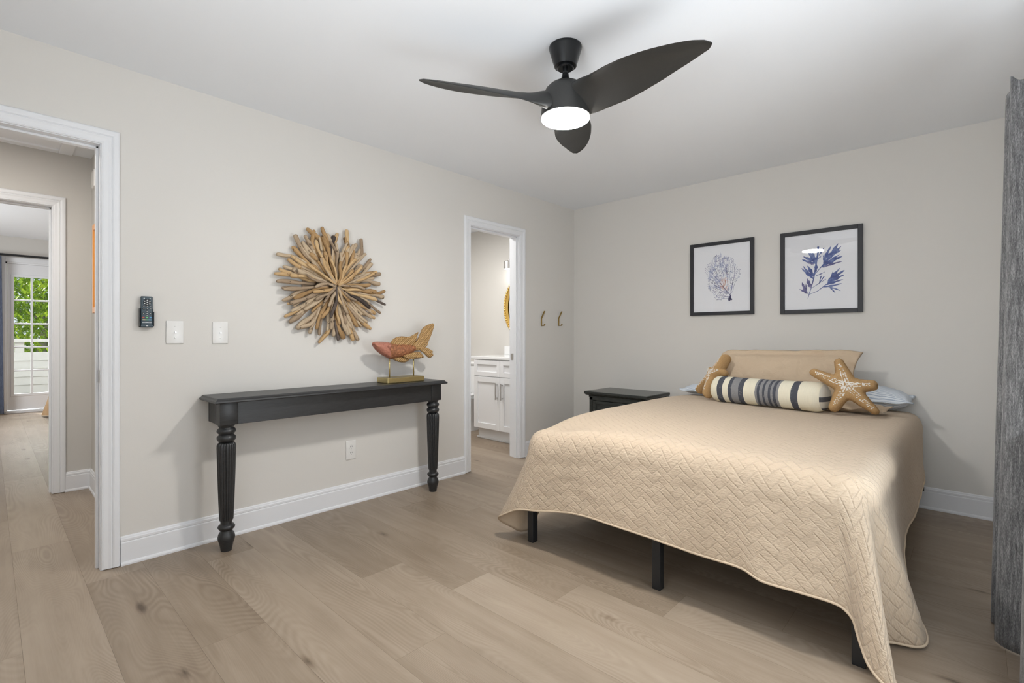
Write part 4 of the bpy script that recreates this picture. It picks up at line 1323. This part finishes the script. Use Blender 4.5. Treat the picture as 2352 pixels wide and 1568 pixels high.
def drape(P0, n, hem, t, s):
    """from the flat field's rim P0 outward along n, over the rounded edge and down to the hem point"""
    zf = P0.z
    face = P0 + n * RX
    dz = zf - hem.z
    shoulder = Vector((face.x, face.y, zf - RX * .80))
    A, B = P0, P0 + n * RX * .62
    Cc = Vector((face.x, face.y, zf - .018)) - n * .012
    # first 26 % of the cloth: rounded edge; the rest hangs to the hem
    tb = .27
    if t < tb:
        u = t / tb
        p = A * (1 - u) ** 3 + B * 3 * u * (1 - u) ** 2 + Cc * 3 * u * u * (1 - u) + shoulder * u ** 3
    else:
        u = (t - tb) / (1 - tb)
        wgt = u ** (1.22 - .42 * max(0, 1 - abs(s - 3.65) / .7))
        p = Vector((shoulder.x + (hem.x - shoulder.x) * wgt, shoulder.y + (hem.y - shoulder.y) * wgt, shoulder.z + (hem.z - shoulder.z) * u))
        w = math.sin(u * PI * .5) * .010
        p += n * w * noise.noise(Vector((s * 4.2, u * 1.3, 2.2)))
        p += n * .004 * noise.noise(Vector((s * 17, u * 7, 9.2)))
    return p
def quilt():
    bm = nbm()
    uvl = bm.loops.layers.uv.new('cloth')
    st = .0135
    wx, wy = AX1 - AX0, QYB - AY0
    nx, ny = round(wx / st), round(wy / st)
    nd = round(DROP / st)
    xs = [-(nd - i) / nd for i in range(nd)] + [i / nx for i in range(nx + 1)] + [1 + (i + 1) / nd for i in range(nd)]
    ys = [-(nd - i) / nd for i in range(nd)] + [i / ny for i in range(ny + 1)]
    V = {}
    for a, fx_ in enumerate(xs):
        dx = -fx_ if fx_ < 0 else (fx_ - 1 if fx_ > 1 else 0)
        cx_ = max(0, min(1, fx_))
        for b, fy_ in enumerate(ys):
            dy = -fy_ if fy_ < 0 else 0
            cy_ = max(0, fy_)
            x, y = AX0 + wx * cx_, AY0 + wy * cy_
            z = QZ + lumps(x, y) + head_fall(y) - .050 * math.exp(-((x - AX0) ** 2 + (y - AY0) ** 2) / .055) - .012 * math.exp(-((x - AX1) ** 2 + (y - AY0) ** 2) / .03)
            P0 = Vector((x, y, z))
            if dx == 0 and dy == 0: p = P0
            else:
                left = fx_ < 0
                if dy == 0:
                    s = (1 - cy_) if left else 4 + cy_
                    n = Vector((-1 if left else 1, 0, 0)); t = dx
                elif dx == 0:
                    s = 2 + cx_; n = Vector((0, -1, 0)); t = dy
                else:
                    phi = math.atan2(dy, dx) / (PI / 2)      # 0 at the side, 1 at the foot
                    t = max(dx, dy)
                    if left: s = 1 + phi; n = Vector((-math.cos(phi * PI / 2), -math.sin(phi * PI / 2), 0))
                    else: s = 4 - phi; n = Vector((math.cos(phi * PI / 2), -math.sin(phi * PI / 2), 0))
                p = drape(P0, n, cr(HEM, s), t, s)
                p.z = max(p.z, .004)
            V[a, b] = (bm.verts.new(p), (fx_ * wx if 0 <= fx_ <= 1 else (fx_ * DROP if fx_ < 0 else wx + (fx_ - 1) * DROP), fy_ * wy if fy_ >= 0 else fy_ * DROP))
    uv = {v: q for v, q in V.values()}
    for a in range(len(xs) - 1):
        for b in range(len(ys) - 1):
            f = bm.faces.new((V[a, b][0], V[a + 1, b][0], V[a + 1, b + 1][0], V[a, b + 1][0]))
            for l in f.loops: l[uvl].uv = uv[l.vert]
    q = thing('quilt', 'tan quilted bedspread draped over the bed, one corner hanging to the floor', 'quilt', (2.02, -1.1, .62))
    hem_pts = [V[0, b][0].co.copy() for b in range(len(ys) - 1, -1, -1)] + [V[a, 0][0].co.copy() for a in range(1, len(xs))] + [V[len(xs) - 1, b][0].co.copy() for b in range(1, len(ys))]
    o = obj('coverlet', bm, [QUILT, QUILT_BACK], q, True)
    sm = o.modifiers.new('thickness', 'SOLIDIFY'); sm.thickness = .007; sm.offset = -1; sm.material_offset = 1; sm.material_offset_rim = 0
    bm = nbm(); tube(bm, [p + Vector((0, 0, .001)) for p in hem_pts], .0048, 8); obj('hem_binding', bm, QUILT_BACK, q, True)
quilt()

# ------------------------------------------------------------------ cushions
def pillow_mesh(w, h, t, nu=44, nv=28, flange=0.0, wrinkle=.006, seed=0, flop=0.0, p=2.6):
    """a stuffed pillow in its own frame: u across, v up, d out of the face; flange = flat border"""
    bm = nbm()
    uvl = bm.loops.layers.uv.new('cloth')
    W2, H2 = w / 2 + flange, h / 2 + flange
    def hgt(u, v):
        a, b = abs(u) / (w / 2), abs(v) / (h / 2)
        if a >= 1 or b >= 1: return .0035
        return t / 2 * ((1 - a ** p) * (1 - b ** p)) ** .55 + .0035
    grid = {}
    for s in (1, -1):
        for i in range(nu + 1):
            for j in range(nv + 1):
                u, v = (-1 + 2 * i / nu), (-1 + 2 * j / nv)
                pin = 1 - .05 * (1 - abs(v) ** 2) * abs(u) ** 4
                pin2 = 1 - .05 * (1 - abs(u) ** 2) * abs(v) ** 4
                cr_ = 1 - .05 * (abs(u) * abs(v)) ** 5 * (1 if u < 0 else 0)
                x, y = u * W2 * pin * cr_, v * H2 * pin2 * (1 - .20 * (abs(u) ** 9) * abs(v) * (1 if flange and u < 0 else 0))
                edge = i in (0, nu) or j in (0, nv)
                k = seed + (0 if s > 0 else 5)
                d = hgt(x, y) + wrinkle * noise.noise(Vector((x * 9, y * 9, k))) * (0 if edge else 1) + wrinkle * .5 * noise.noise(Vector((x * 26, y * 20, k + 3))) * (0 if edge else 1)
                d = max(d, .002)
                base = wrinkle * 1.6 * noise.noise(Vector((x * 14, y * 14, seed + 9))) * (max(abs(u), abs(v)) ** 6) * (1 if flange else .5)
                if edge and s < 0: grid[s, i, j] = grid[1, i, j]; continue
                vert = bm.verts.new((x, y, base + (0 if edge else s * d)))
                if flop: vert.co.z -= flop * max(0, y / H2) ** 2
                grid[s, i, j] = vert
    for s in (1, -1):
        for i in range(nu):
            for j in range(nv):
                q = [grid[s, i, j], grid[s, i + 1, j], grid[s, i + 1, j + 1], grid[s, i, j + 1]]
                f = bm.faces.new(q if s > 0 else q[::-1])
                for l in f.loops: l[uvl].uv = (l.vert.co.x, l.vert.co.y)
    return bm
def frame_at(loc, ux, uy):
    """matrix whose x axis is ux, y axis near uy"""
    ux = Vector(ux).normalized()
    uz = ux.cross(Vector(uy)).normalized()
    uy = uz.cross(ux)
    m = Matrix((ux, uy, uz)).transposed().to_4x4()
    return Matrix.Translation(loc) @ m
# tan sham leaning on the wall
bm = pillow_mesh(.80, .29, .13, 72, 40, .045, .015, 3)
bm.transform(frame_at((2.055, -.335, .846), (1, .02, 0.012), (0, .24, 1)))
for v in bm.verts:
    if v.co.y > -.012: v.co.y = -.012
    # the upper right corner of the border flops forward
    k = max(0, v.co.x - 2.40) * max(0, v.co.z - .90)
    v.co.z -= k * 1.2
    v.co.x += k * 2.0
o = obj('pillow_sham', bm, SHAM, None, True, loc=(2.05, -.33, .66))
tag(o, 'tan pillow sham with a floppy border standing upright at the bed head', 'pillow')
# second tan sham lying flat behind the right starfish
bm = pillow_mesh(.40, .15, .055, 30, 20, .02, .010, 8)
bm.transform(frame_at((2.47, -.52, .688), (1, -.08, 0), (.08, 1, .05)))
o = obj('pillow_sham', bm, SHAM, None, True, loc=(2.43, -.46, .66))
tag(o, 'crumpled tan sham lying flat behind the right starfish cushion', 'pillow')
# blue ticking pillows
bm = pillow_mesh(.50, .22, .15, 44, 28, .025, .014, 14)
bm.transform(frame_at((2.50, -.150, .722), (1, .03, -.05), (-.03, 1, .10)))
o = obj('bed_pillow', bm, TICKING, None, True, loc=(2.47, -.26, .66))
tag(o, 'blue and white striped pillow lying at the right end of the bed head', 'pillow')
bm = pillow_mesh(.56, .20, .08, 44, 28, .03, .012, 17)
bm.transform(frame_at((1.56, -.165, .688), (1, -.05, 0), (.05, 1, .06)))
o = obj('bed_pillow', bm, TICKING, None, True, loc=(1.58, -.27, .66))
tag(o, 'pale striped pillow lying flat at the left end of the bed head, by the nightstand', 'pillow')

# bolster
def bolster():
    A, B = Vector((1.690, -.575, QZ + .088)), Vector((2.388, -.715, QZ + .094))
    L = (B - A).length
    t = thing('bolster_cushion', 'cream bolster cushion with charcoal and grey stripes across the bed', 'cushion', ((A.x + B.x) / 2, (A.y + B.y) / 2, QZ))
    bm = nbm(); uvl = bm.loops.layers.uv.new('cloth')
    bolster_ends = []
    fr = frame_at(A, B - A, (0, 0, 1))
    r0 = .091
    seg, n = 48, 64
    rings = []
    for i in range(n + 1):
        s = i / n
        e = min(s, 1 - s) * L
        r = r0 * (.86 + .14 * min(1, e / .03) ** .5) * (1 + .02 * math.sin(s * 7 + 1))
        row = []
        for k in range(seg):
            a = 2 * PI * k / seg
            rr = r + .003 * noise.noise(Vector((s * 9, math.cos(a) * 1.6, math.sin(a) * 1.6))) + .0025 * noise.noise(Vector((s * 34, math.cos(a) * 2, math.sin(a) * 2))) * (1 if e < .10 else .4)
            p = Vector((s * L, rr * math.cos(a), rr * math.sin(a)))
            if p.y < -r * .93: p.y = -r * .93
            row.append((bm.verts.new(fr @ p), s, k / seg))
        rings.append(row)
    for a, b in zip(rings, rings[1:]):
        for k in range(seg):
            k2 = (k + 1) % seg
            f = bm.faces.new((a[k][0], a[k2][0], b[k2][0], b[k][0]))
            cs = [(a[k][1], k / seg), (a[k][1], (k + 1) / seg), (b[k][1], (k + 1) / seg), (b[k][1], k / seg)]
            for l, c in zip(f.loops, cs): l[uvl].uv = c
    inv = fr.inverted()
    for which in (0, 1):
        bm2 = nbm(); uvl2 = bm2.loops.layers.uv.new('cloth')
        src = rings[-1] if which else rings[0]
        c0 = fr @ Vector((L * which, 0, 0))
        loops = [[bm2.verts.new(v.co) for v, _, _ in src]]
        for q, off in ((.8, .012), (.45, .018), (.12, .019)):
            loops.append([bm2.verts.new(c0 + (v.co - c0) * q + (B - A).normalized() * off * (1 if which else -1)) for v, _, _ in src])
        for a, b in zip(loops, loops[1:]):
            for k in range(seg): bm2.faces.new((a[k], a[(k + 1) % seg], b[(k + 1) % seg], b[k]))
        bm2.faces.new(loops[-1])
        for f in bm2.faces:
            for l in f.loops:
                q = inv @ l.vert.co
                l[uvl2].uv = (.5 + q.z / (2 * r0), .5 + q.y / (2 * r0))
        bolster_ends.append(bm2)
    obj('cover', bm, BOLSTER, t, True)
    for bm2 in bolster_ends: obj('end_panel', bm2, BOLEND, t, True, label='round end with stripes running crosswise')
bolster()

# starfish cushions
def starfish(label, loc, ux, uy, arms, th, seed):
    """arms: five (dx, dy, tip radius, root radius, bend) in the cushion's own plane"""
    t = thing('starfish_cushion', label, 'cushion', loc, 'burlap starfish cushions')
    m = frame_at(loc, ux, uy)
    caps = []
    for dx, dy, r1, r0, bend in arms:
        n = 7
        L = math.hypot(dx, dy); px, py = -dy / L, dx / L
        for i in range(n):
            f = lambda s: (dx * s + px * bend * math.sin(s * PI / 2) * s, dy * s + py * bend * math.sin(s * PI / 2) * s, r0 + (r1 - r0) * s ** .7)
            caps.append((f(i / n), f((i + 1) / n)))
    def sd(x, y):
        best = 9
        for a, b in caps:
            abx, aby = b[0] - a[0], b[1] - a[1]
            q = max(0, min(1, ((x - a[0]) * abx + (y - a[1]) * aby) / (abx * abx + aby * aby + 1e-9)))
            best = min(best, math.hypot(x - a[0] - q * abx, y - a[1] - q * aby) - (a[2] + (b[2] - a[2]) * q))
        return best
    poly = []
    N = 260
    for k in range(N):
        a = 2 * PI * k / N
        lo = .30
        while lo > .01 and sd(lo * math.cos(a), lo * math.sin(a)) > 0: lo -= .0015
        poly.append((lo * math.cos(a), lo * math.sin(a)))
    # drop points that crowd or jump, then smooth
    out = [poly[0]]
    for q in poly[1:]:
        d = math.hypot(q[0] - out[-1][0], q[1] - out[-1][1])
        if d < .004: continue
        k = max(1, int(d / .010))
        o0 = out[-1]
        for i in range(1, k + 1): out.append((o0[0] + (q[0] - o0[0]) * i / k, o0[1] + (q[1] - o0[1]) * i / k))
    poly = chaikin(out, 1)
    poly = [q for i, q in enumerate(poly) if i % 2 == 0]
    bm = nbm()
    hgt = lambda x, y: th * math.sqrt(max(0, 1 - (1 - min(1, max(0, -sd(x, y)) / .034)) ** 2))
    inflate(bm, poly, lambda u, v, d: m @ Vector((u, v, d)), th, .034, .011)
    body = obj('body', bm, BURLAP, t, True)
    sm = body.modifiers.new('smooth', 'SMOOTH'); sm.factor = .5; sm.iterations = 3
    bm = nbm()
    rn = random.Random(seed)
    for dx, dy, r1, r0, bend in arms:
        L = math.hypot(dx, dy); px, py = -dy / L, dx / L
        s = .04
        while s < .96:
            for side in (-1, 0, 1):
                if rn.random() < (.12 if s < .5 else .42): continue
                sp = (.010 * (1 - s) + .004) * side + rn.uniform(-.0015, .0015)
                x = dx * s + px * (bend * math.sin(s * PI / 2) * s + sp)
                y = dy * s + py * (bend * math.sin(s * PI / 2) * s + sp)
                rr = rn.uniform(.0034, .0058) * (1.15 - .5 * s)
                if sd(x, y) > -.008: continue
                z = hgt(x, y) * .97
                mm = m @ Matrix.Translation((x, y, z)) @ Matrix.Diagonal((1.25, .9, .55, 1))
                bmesh.ops.create_icosphere(bm, subdivisions=1, radius=rr, matrix=mm)
            s += .052
    obj('bead_trim', bm, BEADS, t, True, label='rows of small white beads')
    return t
starfish('tan burlap starfish cushion leaning on the right end of the bolster', (2.504, -.742, .830), (1, .10, 0), (-.04, .22, 1),
         [(-.028, .140, .029, .066, .012), (-.172, .052, .028, .060, -.022), (.118, .004, .036, .062, .006), (-.050, -.132, .034, .062, -.010), (.118, -.146, .026, .066, .020)], .046, 4)
starfish('tan burlap starfish cushion tucked behind the left end of the bolster', (1.640, -.475, .838), (.62, -.62, .05), (.42, .30, 1),
         [(.066, .135, .028, .058, .010), (-.080, .030, .028, .054, .0), (.125, .02, .026, .054, 0), (-.118, -.150, .028, .058, -.012), (.020, -.172, .028, .060, .012)], .044, 9)

# ------------------------------------------------------------------ curtain at the right edge
CURV = [(3.215, -1.425), (3.175, -1.440), (3.115, -1.462), (3.096, -1.492), (3.120, -1.520), (3.175, -1.540), (3.192, -1.568), (3.165, -1.600), (3.118, -1.632), (3.104, -1.664), (3.124, -1.686), (3.175, -1.704), (3.225, -1.735), (3.236, -1.79), (3.212, -1.87), (3.176, -1.95), (3.150, -2.03), (3.168, -2.10), (3.225, -2.14)]
pth = chaikin(CURV, 3, False)
def cl(p, t, i):
    x = p.x + .040 * t + .004 * math.sin(p.y * 23 + t * 3) * (1 - t)
    y = p.y - .012 * t + .010 * (1 - t) * math.sin(i * .21)
    z = p.z + (.016 * math.sin(i * .30) if t > .97 else 0)
    return Vector((x, y, z))
rc = obj('curtain', curtain_sheet(pth, .006, 2.040, 60, cl), CURTAIN, None, True, loc=(3.2, -1.85, 0))
solid(rc, .004)
tag(rc, 'charcoal heather curtain hanging in folds at the right edge of the bedroom', 'curtain')

# ------------------------------------------------------------------ ceiling fan
FCX, FCY = 1.690, -2.390
fan = thing('ceiling_fan', 'black three-blade ceiling fan with a glowing round lamp', 'ceiling fan', (FCX, FCY, H))
bm = nbm(); lathe(bm, [(.074, 2.4395), (.0755, 2.434), (.074, 2.428), (.052, 2.356), (.050, 2.350), (.046, 2.348)], (FCX, FCY, 0), 48); obj('canopy', bm, FANGLOSS, fan, True, angle=35)
bm = nbm(); lathe(bm, [(.038, 2.352), (.038, 2.343), (.034, 2.338), (.020, 2.338)], (FCX, FCY, 0), 36); obj('collar', bm, FANGLOSS, fan, True, angle=35)
bm = nbm(); lathe(bm, [(.0125, 2.345), (.0125, 2.29)], (FCX, FCY, 0), 24); obj('downrod', bm, FANGLOSS, fan, True, angle=35)
bm = nbm(); lathe(bm, [(.0145, 2.318), (.0165, 2.310), (.020, 2.296), (.028, 2.283), (.033, 2.278)], (FCX, FCY, 0), 32); obj('yoke_cover', bm, FANGLOSS, fan, True, angle=50)
bm = nbm(); lathe(bm, [(.030, 2.2795), (.050, 2.274), (.072, 2.262), (.090, 2.244), (.100, 2.222), (.105, 2.195), (.108, 2.165), (.1105, 2.140), (.1130, 2.122), (.113, 2.116), (.108, 2.114)], (FCX, FCY, 0), 64); obj('motor_housing', bm, FANBLACK, fan, True, angle=50)
bm = nbm(); lathe(bm, [(.1085, 2.118), (.1085, 2.110), (.104, 2.106), (.080, 2.1025), (.04, 2.1005), (.001, 2.100)], (FCX, FCY, 0), 64, cap=False); obj('lamp_lens', bm, LENS, fan, True, label='glowing white lamp lens')
def lerp_tab(tab, x):
    for (x0, v0), (x1, v1) in zip(tab, tab[1:]):
        if x <= x1:
            t = (x - x0) / (x1 - x0); t = t * t * (3 - 2 * t) if False else t
            return v0 + (v1 - v0) * t
    return tab[-1][1]
def sm_tab(tab, x):
    h = .02
    return (lerp_tab(tab, x - h) + lerp_tab(tab, x) * 2 + lerp_tab(tab, x + h)) / 4
CH = [(.0, .12), (.06, .145), (.12, .168), (.18, .175), (.26, .190), (.34, .188), (.44, .165), (.54, .122), (.60, .088), (.640, .052), (.654, .020), (.658, .006)]
TH = [(.0, .085), (.07, .080), (.11, .066), (.16, .034), (.22, .014), (.40, .011), (.60, .008), (.66, .005)]
PT = [(.0, 42), (.08, 40), (.14, 33), (.22, 27), (.35, 22), (.50, 17), (.66, 13)]
ZZ = [(.0, 2.181), (.08, 2.180), (.16, 2.175), (.30, 2.178), (.50, 2.188), (.66, 2.198)]
SW = [(.0, .0), (.10, .0), (.2, .004), (.35, .012), (.50, .014), (.60, .008), (.66, -.004)]
def blade(ang):
    bm = nbm()
    ca, sa = math.cos(R(ang)), math.sin(R(ang))
    d = Vector((ca, sa, 0)); pr = Vector((sa, -ca, 0))       # pr: clockwise side, the raised edge
    rings = []
    rs = [.03 + .0125 * i for i in range(48)] + [.632, .640, .647, .652, .656, .658]
    for r in rs:
        c, th, al, z, sw = sm_tab(CH, r) if r < .62 else lerp_tab(CH, r), sm_tab(TH, r), R(sm_tab(PT, r)), sm_tab(ZZ, r), sm_tab(SW, r)
        ax = pr * math.cos(al) + Vector((0, 0, math.sin(al)))
        nrm = d.cross(ax)
        if nrm.z < 0: nrm = -nrm
        ring = []
        M = 28
        for k in range(M):
            a = 2 * PI * k / M
            u = math.cos(a)
            w = math.sin(a)
            w = math.copysign(abs(w) ** .8, w)
            camber = .018 * (1 - u * u) * min(1, r / .2) * (c / .17)
            ring.append(bm.verts.new(Vector((FCX, FCY, z)) + d * r + ax * (u * c / 2 + sw) + nrm * (w * th / 2 + camber)))
        rings.append(ring)
    for a, b in zip(rings, rings[1:]):
        for i in range(len(a)): bm.faces.new((a[i], a[(i + 1) % len(a)], b[(i + 1) % len(a)], b[i]))
    bm.faces.new(rings[0][::-1]); bm.faces.new(rings[-1])
    obj('blade', bm, FANBLACK, fan, True, angle=60)
for ang in (-121.5, 1.0, 120.8): blade(ang)
